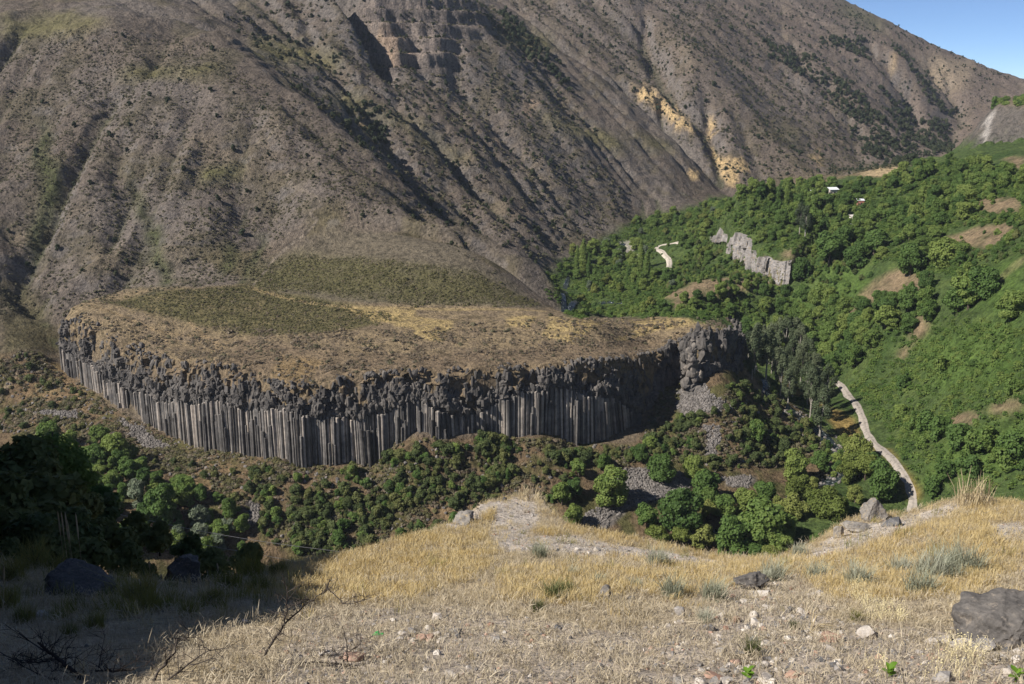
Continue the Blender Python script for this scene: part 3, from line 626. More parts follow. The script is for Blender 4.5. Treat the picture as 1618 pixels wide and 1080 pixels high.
def col_matrix(c):
    row, hgt, x, y, bz, lean, t, rad, k, a = c
    sh = np.eye(3); sh[0, 2] = -t[0]*lean; sh[1, 2] = -t[1]*lean
    R = eul(0, 0, a)@np.diag([rad, rad, hgt])
    return sh@R, np.array([x, y, bz])
for c in indiv:
    M, p = col_matrix(c); o = obj('column', col_me[c[8]], cliff)
    m4 = Matrix([[*map(float, M[0]), float(p[0]-c0[0])], [*map(float, M[1]), float(p[1]-c0[1])], [*map(float, M[2]), float(p[2]-c0[2])], [0, 0, 0, 1]])
    o.matrix_basis = m4 if c[5] < 0.05 else m4
    if abs(c[5]) > 0.02:      # leaning columns: a true rotation instead of a shear
        o.matrix_basis = Matrix.Translation(m4.translation) @ Matrix.Rotation(-c[5], 4, Vector((-c[6][1], c[6][0], 0))) @ Euler((0, 0, c[9])).to_matrix().to_4x4() @ Matrix.Diagonal((c[7], c[7], c[1], 1))
pv = []; pt = []; pq = []; o_ = 0
for c in rest:
    M, p = col_matrix(c); V_, F_, T_ = colv[c[8]]; W_ = V_@M.T + p - c0; pv.append(W_); pq.append(F_+o_); pt.append(T_+o_); o_ += len(W_)
obj('column_bank', mesh_np('column_bank', np.concatenate(pv), [np.concatenate(pq), np.concatenate(pt)], MAT['basalt']), cliff, kind='stuff')
# jumbled blocks above the columns and on the dark headland
rk = [rock_np(100+s, 1, 9, 0.5, 0.95, 0) for s in range(14)]
blocks = []; r5 = np.random.default_rng(5)
pris = [column_np(900+s, 1, 5+s % 3) for s in range(8)]
for _ in range(4200):
    i = r5.integers(3, len(S)-3); u = us_[i]; head = us_[i] > 1040 or S[i] > 0.85*S[-1]
    lo = max(zc[i], zb[i]) - 1.0; hi = zr[i] + 0.4; z = lo + (hi-lo)*r5.random()
    t = int(np.clip((z-zb[i])/max(zr[i]-zb[i], 1)*(NTT-1), 0, NTT-1))
    if hol[i, t] > 0.5 and r5.random() < 0.85: continue
    if soil[i, t] > 0.5 and r5.random() < 0.8: continue
    d = off[i, t] - 0.35 + r5.normal(0, 0.25); s = r5.uniform(0.6, 1.5)*(1.5 if head else 1.0); el = r5.uniform(1.0, 2.1)
    if r5.random() < 0.62:
        Vp_, Fq_, Ft_ = pris[r5.integers(8)]; fanl = 0.5*fbm(np.array([S[i]/8]), np.array([z/8]), 2)[0]
        R = eul(r5.normal(0, 0.18)+fanl, r5.normal(0, 0.18)+fanl, r5.uniform(0, 6.28)); hh = r5.uniform(1.4, 3.8)*(1.3 if head else 1); rr0 = r5.uniform(0.4, 0.85)*(1.4 if head else 1)
        Fall = np.concatenate([np.concatenate([Fq_[:, :3], Fq_[:, [0, 2, 3]]]), Ft_])
        blocks.append(((Vp_ - [0, 0, 0.5])@np.diag([rr0, rr0, hh])@R.T + np.array([cx_[i]+nx_[i]*d, cy_[i]+ny_[i]*d, z]) - c0, Fall)); continue
    V_, F_ = rk[r5.integers(14)]
    R = eul(r5.normal(0, 0.22), r5.normal(0, 0.22), r5.uniform(0, 6.28))
    blocks.append((V_@np.diag([s*0.8, s*0.8, s*el])@R.T + np.array([cx_[i]+nx_[i]*d, cy_[i]+ny_[i]*d, z]) - c0, F_))
# rocks breaking through the turf along the rim
for _ in range(520):
    i = r5.integers(3, len(S)-3)
    if fbm(np.array([S[i]/14]), np.array([1.0]), 2)[0] < -0.05: continue
    d = -abs(r5.normal(0, 2.6)); x = cx_[i]+nx_[i]*d; y = cy_[i]+ny_[i]*d; s = r5.uniform(0.4, 1.3)
    V_, F_ = rk[r5.integers(14)]; R = eul(r5.normal(0, 0.3), r5.normal(0, 0.3), r5.uniform(0, 6.28))
    blocks.append((V_@np.diag([s, s, s*r5.uniform(0.8, 1.6)])@R.T + np.array([x, y, SU(np.array([x]), np.array([y]))[0]]) - c0, F_))
Vb, Fb = merge(blocks)
obj('jumbled_blocks', mesh_np('jumbled_blocks', Vb, Fb, MAT['basalt_dark']), cliff, kind='stuff')
# stone pillar that stands off the headland
def crag_mesh(name, seed, w, h, n, mat, dep=0.5):
    r = np.random.default_rng(seed); parts = []
    for k in range(n):
        t = (k+0.5)/n*2-1; V_, F_ = rock_np(seed*50+k, 2, 12, 0.45, 0.92, 0.06)
        hh = h*(0.75 + 0.25*math.cos(t*1.3))*r.uniform(0.8, 1.05); ww = w/n*r.uniform(1.6, 2.6)
        parts.append((V_@np.diag([ww, ww*r.uniform(0.8, 1.5), hh*0.62])@eul(r.normal(0, .1), r.normal(0, .1), r.uniform(0, 6.28)).T + np.array([t*w*0.8, r.normal(0, dep*w/n), hh*0.42]), F_))
    V_, F_ = merge(parts); return mesh_np(name, V_, F_, mat)
q = hit([1094], [622])[0]
def tower_mesh(name, seed, w, h, n, mat):
    r = np.random.default_rng(seed); parts = []
    for k in range(n):
        t = (k+0.5)/n; V_, F_ = rock_np(seed*70+k, 2, 12, 0.42, 0.9, 0.04); s_ = w*(1.05-0.55*t)*r.uniform(0.35, 0.75)
        parts.append((V_@np.diag([s_, s_, s_*r.uniform(0.9, 1.5)])@eul(r.normal(0, .2), r.normal(0, .2), r.uniform(0, 6.28)).T + np.array([r.normal(0, 0.3)*w*(1.1-t*0.7), r.normal(0, 0.3)*w*(1.1-t*0.7), h*t]), F_))
    V_, F_ = merge(parts); return mesh_np(name, V_, F_, MAT[mat])
obj('rock_pillar', tower_mesh('rock_pillar', 3, 4.6, 21, 46, 'basalt_dark'), loc=(q[0], q[1]+3, q[2]-1), label='broken grey rock pillar standing in front of the shaded headland', cat='rock')
# pale crag band: fissured wall in front of the step in the slope
def wall_mesh(name, line, zb_, zt_, seed, mat, base):
    sg = np.linalg.norm(np.diff(line, axis=0), axis=1); sc_ = np.concatenate([[0], np.cumsum(sg)]); ss = np.arange(0, sc_[-1], 0.7)
    x = np.interp(ss, sc_, line[:,0]); y = np.interp(ss, sc_, line[:,1]); tx_ = np.gradient(x); ty_ = np.gradient(y); l = np.hypot(tx_, ty_); nx2, ny2 = ty_/l, -tx_/l
    zb2 = np.interp(ss, sc_, zb_); zt2 = np.interp(ss, sc_, zt_); nt2 = 26; t = np.linspace(0, 1, nt2); Z2 = zb2[:, None]*(1-t) + zt2[:, None]*t; S2 = np.repeat(ss[:, None], nt2, 1)
    w2 = S2 + 0.8*fbm(S2/4+seed, Z2/9, 2); o2 = 1.6 - 1.6*t[None]**2 + (cell(w2/2.3, Z2/7+w2*0.2, seed)-0.5)*2.2 + (cell(w2/5.7, Z2/13, seed+3)-0.5)*2.6 + 0.5*fbm(S2/1.5, Z2/1.5, 2)
    V2 = np.stack([x[:, None]+nx2[:, None]*o2, y[:, None]+ny2[:, None]*o2, Z2], -1); V2[:, -1] -= np.stack([nx2*3, ny2*3, np.full(len(ss), .8)], -1)
    return mesh_np(name, V2.reshape(-1, 3) - base, grid_faces(len(ss), nt2), MAT[mat])
czt = hsample(cragXY[:,0] - 0, cragXY[:,1] + 6); czb = hsample(cragXY[:,0], cragXY[:,1] - 5) - 1.5
labs = ['narrow pale crag at the upper end of the grey crag line', 'pale crag with tufted top among green bushes above far road', 'steep pale crag under the orchard trees', 'widest pale crag, fluted wall over the bright green meadow']
nn = len(cragXY)
for k, lab in enumerate(labs):
    i0, i1 = [(2, 14), (14, 25), (25, 37), (37, nn)][k]; i0 = max(i0-1, 0); ln = cragXY[i0:i1+1]
    obj('rock_crag', wall_mesh('rock_crag', ln, czb[i0:i1+1], np.maximum(czt[i0:i1+1], czb[i0:i1+1]+4), 11+k, 'crag', np.array([*ln[0], czb[i0]])), loc=(ln[0,0], ln[0,1], czb[i0]), label=lab, cat='rock')
# ------------------------------------------------------------------ plants
def crown_np(seed, lobes, n, size, shell=0.2, droop=0.0, aspect=1.0, up=0.3, scat=0.42):
    r = np.random.default_rng(seed); lobes = np.array(lobes, float)
    a = (lobes[:,3]*lobes[:,4]*lobes[:,5])**(2/3); k = r.choice(len(lobes), int(n*1.6), p=a/a.sum())
    d = r.normal(size=(len(k), 3)); d[:, 2] += 0.15; d /= np.linalg.norm(d, axis=1)[:, None]
    rad = 1 - np.abs(r.normal(0, shell, len(k)))
    p = lobes[k, :3] + d*lobes[k, 3:6]*rad[:, None]
    q = ((p[:, None, :] - lobes[None, :, :3])/lobes[None, :, 3:6]); ins = ((q**2).sum(-1) < 0.45); ins[np.arange(len(k)), k] = False
    keep = np.where(~ins.any(1))[0][:n]; p = p[keep]; d = d[keep]
    nrm = d + r.normal(0, scat, d.shape); nrm[:, 2] += up; nrm /= np.linalg.norm(nrm, axis=1)[:, None]
    t = np.cross(nrm, r.normal(size=nrm.shape)); t[:, 2] -= droop; t -= (t*nrm).sum(1)[:, None]*nrm; t /= np.linalg.norm(t, axis=1)[:, None]; b = np.cross(nrm, t)
    s = size*r.uniform(0.55, 1.25, len(p))[:, None]; t = t*s*aspect; b = b*s/aspect
    c = nrm*s*0.18
    V = np.stack([p-t-c, p-b*0.8, p+t-c, p+b*0.8], 1).reshape(-1, 3)
    F = np.arange(len(p)*4).reshape(-1, 4); return V, F
def tube_np(pts, rads, n=6):
    pts = np.array(pts, float); V = []
    for i, p in enumerate(pts):
        d = pts[min(i+1, len(pts)-1)] - pts[max(i-1, 0)]; d /= np.linalg.norm(d)+1e-9
        x = np.cross(d, [0.3, 0.9, 0.1]); x /= np.linalg.norm(x); y = np.cross(d, x); a = np.arange(n)*2*np.pi/n
        V.append(p + rads[i]*(np.cos(a)[:,None]*x + np.sin(a)[:,None]*y))
    V = np.concatenate(V); F = [(k*n+i, k*n+(i+1) % n, (k+1)*n+(i+1) % n, (k+1)*n+i) for k in range(len(pts)-1) for i in range(n)]
    return V, np.array(F)
def trunk_np(seed, h, r0, spread, nb=4):
    r = np.random.default_rng(seed); parts = [tube_np([(0,0,-0.8), (r.normal(0,.1), r.normal(0,.1), h*0.3), (r.normal(0,.25), r.normal(0,.25), h*0.62), (r.normal(0,.3), r.normal(0,.3), h*0.9)], [r0*1.3, r0, r0*0.6, r0*0.15])]
    for k in range(nb):
        a = k*2*np.pi/nb + r.uniform(-.4, .4); z0 = h*r.uniform(0.22, 0.5); e = np.array([math.cos(a), math.sin(a), 0])*spread*r.uniform(.6, 1)
        parts.append(tube_np([(0,0,z0), e*0.5+[0,0,z0+h*0.12], e+[0,0,z0+h*0.3]], [r0*0.5, r0*0.33, r0*0.08], 5))
    return merge(parts)
def lobes_round(r, h, rad, n, base=0.25, lr=(0.34, 0.5)):
    out = []
    for k in range(n):
        a = r.uniform(0, 2*np.pi); zt = r.uniform(0, 1); pr = math.sqrt(max(0.05, 1-(2*zt*0.92-0.85)**2))*rad*0.66*r.uniform(0.55, 1.05)
        s = rad*r.uniform(*lr); out.append((math.cos(a)*pr, math.sin(a)*pr, h*(base + (1-base)*0.82*zt)+0.06*h, s, s, s*0.85))
    out.append((0, 0, h*0.6, rad*0.6, rad*0.6, h*0.3)); return out
MAT['leaf'] = foliage_mat('green_broad_leaves', (0.060,0.114,0.030), (0.122,0.198,0.048), (0.225,0.285,0.072), 0.45, 0.35)
MAT['leaf_light'] = foliage_mat('light_green_leaves', (0.082,0.140,0.032), (0.138,0.205,0.048), (0.22,0.275,0.07), 0.42, 0.35)
MAT['leaf_bush'] = foliage_mat('dull_green_bush_leaves', (0.060,0.086,0.030), (0.104,0.134,0.044), (0.168,0.178,0.060), 0.35, 0.5)
MAT['leaf_willow'] = foliage_mat('yellow_green_willow_leaves', (0.10,0.135,0.028), (0.155,0.19,0.042), (0.215,0.235,0.065), 0.3, 0.4)
MAT['leaf_grey'] = foliage_mat('grey_green_poplar_leaves', (0.058,0.082,0.042), (0.095,0.122,0.062), (0.14,0.165,0.09), 0.35, 0.4)
MAT['leaf_silver'] = foliage_mat('silver_green_leaves', (0.09,0.12,0.075), (0.135,0.17,0.105), (0.19,0.215,0.14), 0.25, 0.4)
MAT['leaf_juniper'] = foliage_mat('dark_juniper_needles', (0.026,0.036,0.018), (0.040,0.054,0.025), (0.062,0.072,0.034), 0.12, 0.3)
MAT['scrub'] = foliage_mat('olive_grey_scrub', (0.085,0.080,0.045), (0.115,0.106,0.060), (0.155,0.138,0.080), 0.12, 0.08)
MAT['scrub_green'] = foliage_mat('olive_green_scrub', (0.082,0.080,0.034), (0.118,0.112,0.046), (0.165,0.148,0.064), 0.22, 0.08)
MAT['scrub_brown'] = foliage_mat('brown_dry_scrub', (0.14,0.110,0.078), (0.19,0.150,0.106), (0.25,0.20,0.138), 0.22, 0.08)
MAT['herb'] = foliage_mat('fresh_green_herbs', (0.068,0.122,0.028), (0.108,0.175,0.038), (0.17,0.225,0.055), 0.4, 0.06)
MAT['bark'] = rock_mat('brown_bark', (0.05,0.038,0.028), (0.09,0.07,0.052), (0.14,0.115,0.09), 3.0, 0.03)
MAT['bark_pale'] = rock_mat('pale_poplar_bark', (0.22,0.20,0.17), (0.34,0.31,0.27), (0.45,0.42,0.37), 1.5, 0.03)
r6 = np.random.default_rng(6)
KINDS = {}
def kind(key, name, n, fn, leaf, bark): KINDS[key] = dict(name=name, v=[], leaf=leaf)
def add_variant(key, name, h, trunk, crown, leaf, bark):
    KINDS.setdefault(key, dict(name=name, v=[]))['v'].append((mesh_np('trunk', *trunk, MAT[bark], True), mesh_np('crown', *crown, MAT[leaf]), h))
for s in range(7):
    h = 9.0; R = r6.uniform(3.8, 5.2)
    add_variant('broad', 'broadleaf_tree', h, trunk_np(200+s, h, 0.28, R*0.7), crown_np(200+s, lobes_round(r6, h, R, 24, 0.1, (0.2, 0.44)), 3200, 0.34, 0.26), 'leaf', 'bark')
    if s < 4: add_variant('light', 'pale_broadleaf_tree', h*0.9, trunk_np(205+s, h*0.9, 0.26, R*0.7), crown_np(205+s, lobes_round(r6, h*0.9, R, 24, 0.06, (0.2, 0.42)), 3200, 0.32, 0.28), 'leaf_light', 'bark')
for s in range(4):
    h = 8.0; R = 4.4
    add_variant('willow', 'willow_tree', h, trunk_np(220+s, h, 0.26, R*0.7), crown_np(220+s, lobes_round(r6, h, R, 15, 0.08, (0.26, 0.42)), 2600, 0.32, 0.25, 0.8, 1.3), 'leaf_willow', 'bark')
for s in range(3):
    h = 7.0; R = 3.4
    add_variant('silver', 'silverleaf_tree', h, trunk_np(240+s, h, 0.22, R*0.7), crown_np(240+s, lobes_round(r6, h, R, 13, 0.08, (0.28, 0.42)), 1900, 0.28, 0.25, 0.3, 1.2), 'leaf_silver', 'bark')
for s in range(4):
    h = 20.0; lob = []
    for k in range(13):
        z = h*(0.36 + 0.56*k/12); rr = 3.6*math.sin(math.pi*min(1, 0.28+0.72*k/13))*r6.uniform(0.5, 0.85); a = r6.uniform(0, 6.28)
        lob.append((math.cos(a)*rr, math.sin(a)*rr, z, r6.uniform(1.3, 2.1), r6.uniform(1.3, 2.1), r6.uniform(1.7, 2.6)))
    add_variant('poplar', 'poplar_tree', h, trunk_np(250+s, h, 0.32, 2.0, 6), crown_np(250+s, lob, 2600, 0.34, 0.3), 'leaf_grey', 'bark_pale')
for s in range(2):
    h = 26.0; lob = [(r6.normal(0, .3), r6.normal(0, .3), h*(0.12+0.8*k/11), 2.2*math.sin(math.pi*(0.16+0.78*k/11))+0.5, 2.2*math.sin(math.pi*(0.16+0.78*k/11))+0.5, 2.2) for k in range(12)]
    add_variant('lombardy', 'columnar_poplar', h, trunk_np(260+s, h, 0.35, 1.0, 3), crown_np(260+s, lob, 2600, 0.42, 0.2, -0.8, 1.3), 'leaf', 'bark')
for s in range(2):
    h = 6.5; R = 3.2
    add_variant('walnut', 'walnut_tree', h, trunk_np(265+s, h, 0.16, R*0.7, 6), crown_np(265+s, lobes_round(r6, h, R, 22, 0.1, (0.2, 0.36)), 14000, 0.11, 0.3), 'leaf', 'bark')
for s in range(6):
    h = 3.2; R = r6.uniform(1.8, 2.4)
    add_variant('bush', 'round_bush', h, trunk_np(270+s, h, 0.09, R*0.6, 5), crown_np(270+s, lobes_round(r6, h, R, 11, 0.02, (0.3, 0.5)), 1100, 0.24, 0.25), 'leaf_bush', 'bark')
for s in range(3):
    h = 3.2; R = 2.1
    add_variant('gbush', 'green_bush', h, trunk_np(280+s, h, 0.09, R*0.6, 5), crown_np(280+s, lobes_round(r6, h, R, 11, 0.02, (0.3, 0.5)), 1100, 0.24, 0.25), 'leaf', 'bark')
for s in range(4):
    h = 3.4; R = 1.75
    lob = lobes_round(r6, h, R, 8, 0.02, (0.32, 0.5)) + [(0, 0, h*0.75, R*0.4, R*0.4, h*0.25)]
    add_variant('juniper', 'juniper_shrub', h, trunk_np(290+s, h, 0.1, R*0.5, 3), crown_np(290+s, lob, 600, 0.28, 0.2), 'leaf_juniper', 'bark')
LANDMARKS = {}
def single_out(label, group, x, y, h):
    """word the label by size and by the landmark the plant stands at: '{size}' and '{at:set}' are filled in"""
    if label and '{' in label:
        i = label.index('{at:'); key = label[i+4:label.index('}', i)]
        lm = LANDMARKS[key]; at = min(lm['spots'], key=lambda s: (s[1]-x)**2 + (s[2]-y)**2)[0]
        sz = lm['sizes'][0] if h < lm['cut'][0] else lm['sizes'][1] if h < lm['cut'][1] else lm['sizes'][2]
        label = label.replace('{at:'+key+'}', at).replace('{size}', sz).strip(); group = label
    return label, group
PLANTED = []                 # x, y, crown radius of every single plant, to keep neighbours apart
def plant(key, x, y, z, h, label, cat, group, parts=True, k=None, wid=1.0, name=None):
    K = KINDS[key]; k = random.randrange(len(K['v'])) if k is None else k; tm, cm, h0 = K['v'][k]; s = h/h0
    label, group = single_out(label, group, x, y, h)
    e = obj(name or K['name'], None, loc=(x, y, z-0.15*s), rot=(0, 0, random.uniform(0, 6.28)), scale=(s*wid*random.uniform(.82, 1.2), s*wid*random.uniform(.82, 1.2), s), label=label, cat=cat, group=group)
    e.empty_display_size = 0.5
    obj('trunk', tm, e); obj('crown', cm, e)
    PLANTED.append((x, y, h*0.42*wid)); return e
def plant_px(key, u, vc, dia, label, cat, group, ratio=None, rmin=250):
    """a plant whose crown centre shows at (u, vc) with a width of dia pixels: its foot is on the ground below"""
    wr = {'broad': 1.0, 'willow': 1.05, 'light': 1.0, 'silver': 0.95, 'bush': 1.3, 'gbush': 1.3, 'juniper': 1.0, 'poplar': 0.36, 'lombardy': 0.2}[key]
    q = hit([u], [vc + dia*0.42/wr**0.5 if key not in ('poplar', 'lombardy') else vc], rmin)[0]
    h = dia*math.sqrt(q[0]**2+q[1]**2+q[2]**2)/FPX/wr
    return plant(key, q[0], q[1], hsample(q[:1], q[1:2])[0], h, label, cat, group)
def scatter(polys, n, y0, y1, mind=0.0, avoid=0.0, seed=1, vis=True, dens=None, tries=160000, excl=None):
    """spots spread evenly over the ground inside map zones"""
    r = np.random.default_rng(seed); us = np.array([p[0] for P in polys for p in P]); a, _ = ray(us, 400.0)
    t0, t1 = math.atan(a.min()*1.06 if a.min() < 0 else a.min()*0.94), math.atan(a.max()*1.06); t0 = max(t0, TH[1]); t1 = min(t1, TH[-2])
    th = r.uniform(t0, t1, tries); rr = np.sqrt(r.uniform(y0**2, y1**2, tries)); x = rr*np.sin(th); y = rr*np.cos(th); z = hsample(x, y)
    u, v = project(x, y, z); m = np.zeros(tries, bool); jn = fbm(x/12+2, y/12, 3) + 0.9*fbm(x/40+8, y/40, 2); u = u + 24*jn; v = v + 9*fbm(x/12+50, y/12, 3)
    for P in polys: m |= inpoly(u, v, P)
    if excl:
        for P in excl: m &= ~inpoly(u, v, P)
    if vis: m &= visible(x, y, z)
    if dens is not None: m &= r.random(tries) < dens(x, y)
    x, y, z = x[m], y[m], z[m]
    if not mind and not avoid: return np.stack([x, y, z], 1)[:n]
    out = []; cellsz = max(mind, 1.0); occ = {}
    for i in range(len(x)):
        ci = (int(x[i]//cellsz), int(y[i]//cellsz)); bad = False
        for dx in (-1, 0, 1):
            for dy in (-1, 0, 1):
                for (px, py) in occ.get((ci[0]+dx, ci[1]+dy), ()):
                    if (px-x[i])**2+(py-y[i])**2 < mind*mind: bad = True
        if bad: continue
        if avoid:
            if any((px-x[i])**2+(py-y[i])**2 < (pr*avoid)**2 for px, py, pr in PLANTED): continue
        occ.setdefault(ci, []).append((x[i], y[i])); out.append((x[i], y[i], z[i]))
        if len(out) >= n: break
    return np.array(out).reshape(-1, 3)
# geometry-node scatter for what nobody could count
def gn_stuff(name, pts, scl, metas, label, seed=1, tilt=0.15, cat=None):
    pts = np.asarray(pts, float); n = len(pts); r = np.random.default_rng(seed)
    me = bpy.data.meshes.new(name); me.vertices.add(n); me.vertices.foreach_set('co', pts.astype(np.float32).ravel())
    at = me.attributes.new('scl', 'FLOAT_VECTOR', 'POINT'); sv = np.repeat(np.asarray(scl, np.float32)[:, None], 3, 1)*r.uniform(0.8, 1.25, (n, 3)); at.data.foreach_set('vector', sv.astype(np.float32).ravel())
    at = me.attributes.new('rot', 'FLOAT_VECTOR', 'POINT'); ro = np.stack([r.normal(0, tilt, n), r.normal(0, tilt, n), r.uniform(0, 6.28, n)], 1); at.data.foreach_set('vector', ro.astype(np.float32).ravel())
    at = me.attributes.new('pick', 'INT', 'POINT'); at.data.foreach_set('value', r.integers(0, len(metas), n).astype(np.int32))
    for m in metas:
        for mm in m.materials:
            if mm.name not in [x.name for x in me.materials]: me.materials.append(mm)
    g = bpy.data.node_groups.new(name, 'GeometryNodeTree'); g.interface.new_socket('Geometry', in_out='INPUT', socket_type='NodeSocketGeometry'); g.interface.new_socket('Geometry', in_out='OUTPUT', socket_type='NodeSocketGeometry')
    gi = g.nodes.new('NodeGroupInput'); go = g.nodes.new('NodeGroupOutput'); ip = g.nodes.new('GeometryNodeInstanceOnPoints'); gin = g.nodes.new('GeometryNodeGeometryToInstance')
    for k, m in enumerate(reversed(metas)):
        so = bpy.data.objects.new(name + '_source', m); oi = g.nodes.new('GeometryNodeObjectInfo'); oi.inputs['Object'].default_value = so; oi.inputs['As Instance'].default_value = True
        g.links.new(oi.outputs['Geometry'], gin.inputs[0])
    ip.inputs['Pick Instance'].default_value = True
    for an, ty, sock in (('scl', 'FLOAT_VECTOR', 'Scale'), ('rot', 'FLOAT_VECTOR', 'Rotation'), ('pick', 'INT', 'Instance Index')):
        na = g.nodes.new('GeometryNodeInputNamedAttribute'); na.data_type = ty; na.inputs['Name'].default_value = an; g.links.new(na.outputs['Attribute'], ip.inputs[sock])
    jg = g.nodes.new('GeometryNodeJoinGeometry')
    for nd in [x for x in g.nodes if x.type == 'OBJECT_INFO']: g.links.new(nd.outputs['Geometry'], jg.inputs[0])
    g.nodes.remove(gin)
    g.links.new(gi.outputs[0], ip.inputs['Points']); g.links.new(jg.outputs[0], ip.inputs['Instance']); g.links.new(ip.outputs[0], go.inputs[0])
    o = obj(name, me, label=label, kind='stuff'); md = o.modifiers.new('scatter', 'NODES'); md.node_group = g
    return o
# landmarks that tell the plants of a wood apart
def LM(key, spots, cut, sizes=('low', 'middling', 'tall')):
    LANDMARKS[key] = dict(spots=[(t, *hit([u], [v])[0][:2]) for u, v, t in spots], cut=cut, sizes=sizes)
LM('orchard', [(1300,300,'near the tiny white hut'), (1330,308,'beside the white-roofed hut'), (1365,325,'beside the pink-walled hut'), (1350,365,'by the tan-roofed hut'), (1200,340,'above the narrow pale crag'), (1240,375,'above the fluted pale crag'), (1400,295,'below the straw field'), (1490,270,'on the ridge near the far cliff'), (1580,300,'above the upper bare patch'), (1540,345,'above the long bare patch'), (1470,365,'beside the long bare patch'), (1430,390,'above the brown clearing'), (1310,395,'around the twin poplars'), (1170,310,'where the wood meets the mountain foot')], (7.8, 9.8))
LM('low', [(1200,525,'behind the headland tip'), (1250,510,'below the bright green meadow'), (1320,500,'left of the brown clearing'), (1400,510,'right of the brown clearing'), (1320,580,'above the start of the dust track')], (8.6, 10.4))
LM('valley', [(890,430,'at the foot of the spur'), (930,410,'around the slender poplars'), (1000,370,'under the far mountain foot'), (1090,350,'below the narrow crag'), (1030,440,'beside the far dust track'), (960,480,'behind the plateau edge'), (900,480,'at the far bend of the stream')], (7.5, 9.3))
LM('talus', [(430,790,'by the small left scree'), (520,770,'under the tallest columns'), (640,740,'under the middle of the columns'), (760,720,'under the deep cleft'), (860,740,'under the fanned columns'), (540,850,'near the valley bottom'), (700,830,'behind the path knoll')], (2.2, 3.0), ('small', 'middling', 'large'))
LM('talus2', [(1080,660,'by the steep upper scree'), (1120,700,'by the narrow scree strip'), (1180,640,'below the headland tip'), (1250,690,'above the stream'), (1020,720,'below the fanned columns'), (920,730,'at the left foot of the fan'), (1160,740,'above the boulder field')], (2.2, 3.0), ('small', 'middling', 'large'))
LM('mid', [(640,60,'under the banded cliff'), (720,160,'in the gully below the banded cliff'), (560,130,'behind the spur crest'), (680,260,'on the rib behind the spur'), (800,120,'on the dark rib right of the banded cliff'), (850,250,'above the grey foot rocks'), (920,330,'above the far valley trees'), (950,180,'left of the yellow scarp'), (450,60,'on the high shoulder')], (3.2, 4.2), ('small', 'middling', 'large'))
LM('far', [(1040,100,'above the long yellow scarp'), (1150,200,'between the two yellow scarps'), (1250,240,'above the straw field'), (1200,80,'beside the juniper belt'), (1000,30,'high over the gully'), (1350,220,'in the lower far slope')], (4.8, 5.7), ('small', 'middling', 'large'))
LM('left', [(60,120,'under the high green bench'), (240,120,'below the rounded summit'), (100,300,'on the left rib'), (230,330,'beside the green gully'), (340,330,'above the twin dark bushes'), (420,280,'beside the spur path'), (150,440,'above the plateau corner'), (380,420,'at the foot of the fan')], (2.5, 3.3), ('small', 'middling', 'large'))
LM('under', [(1250,350,'in the upper orchard'), (1400,330,'under the orchard middle'), (1530,320,'near the bare patches'), (1300,500,'below the meadow'), (1400,510,'by the brown clearing'), (1150,500,'behind the headland'), (1200,440,'at the crag foot')], (2.8, 3.6), ('small', 'middling', 'large'))
LM('stream', [(1050,850,'below the boulder field'), (1115,825,'between boulder field and stream'), (1255,790,'at the stream bend'), (1285,770,'left of the foaming reach'), (1345,745,'right of the foaming reach'), (1350,710,'under the dust track'), (1315,800,'below the foaming reach')], (6.5, 8.0))
LM('clear', [(1310,400,'above the fluted pale crag'), (1350,400,'left of the brown clearing'), (1298,469,'beside the bright meadow'), (1438,420,'at the top of the brown clearing'), (1490,404,'between the two bare patches'), (1400,500,'below the brown clearing'), (1380,385,'behind the brown clearing')], (9.0, 12.0))
LM('open', [(1484,578,'alone in mid slope'), (1425,604,'above the track start'), (1422,648,'above the middle of the track'), (1470,670,'in the clump above the track'), (1540,700,'in the long hedge-like clump'), (1600,620,'near the right bare patch'), (1590,715,'behind the right knoll'), (1480,755,'above the end of the track')], (3.5, 5.5), ('small', 'middling', 'large'))
LM('dry', [(60,520,'in the side gully'), (60,600,'beside the pale foot path'), (130,660,'at the grey rock strip'), (230,710,'at the foot of the cliff corner'), (330,750,'on the bare brown slope')], (2.0, 2.8), ('small', 'middling', 'large'))
LM('grove', [(1195,580,'against the headland'), (1235,600,'in the thick of the grove'), (1260,620,'at the meadow side'), (1295,680,'standing apart by the stream'), (1270,580,'at the upper edge')], (20.5, 23.0), ('shorter', 'tall', 'tallest'))
LM('slope', [(1070,742,'above the boulder field'), (930,740,'below the fanned columns'), (1013,717,'under the end of the columns'), (900,790,'left of the boulder field'), (1190,790,'above the stream'), (1255,737,'high on the stream bank'), (1194,681,'by the narrow scree strip')], (6.0, 8.5))
LM('gorge', [(100,700,'below the scree at the cliff corner'), (190,710,'under the pale scree apron'), (260,800,'beside the silvery trees'), (160,780,'beyond the walnut tree'), (220,850,'along the cables'), (350,850,'near the small left scree')], (5.5, 7.2))
# ------------------------------------------------------------------ trees that stand out one by one
def many(key, lst, label, cat, group, rmin=250):
    for u, v, d in lst: plant_px(key, u, v, d, label, cat, group, rmin=rmin)
many('broad', [(965,774,68),(1076,814,85),(1022,819,50),(1113,768,54),(1144,802,40)], 'round green tree beside the grey boulder field below the columns', 'tree', 'trees at the boulder field')
many('broad', [(1045,742,48),(1096,740,42),(914,740,32),(954,731,30),(1013,717,32),(908,771,32),(888,782,40),(905,819,42),(1178,797,45),(1207,785,45),(1255,737,52),(1194,681,36)], '{size} green tree on the scrubby slope {at:slope}', 'tree', None)
many('light', [(1230,838,60),(1120,790,36)], 'bright green tree squeezed between the broad trees at the stream', 'tree', 'bright trees at the stream')
many('broad', [(1207,839,90),(1158,856,70),(1225,862,50),(1295,732,36),(1392,763,64),(1375,735,36)], 'broad leafy tree standing on the stream bank', 'tree', 'broad trees at the stream')
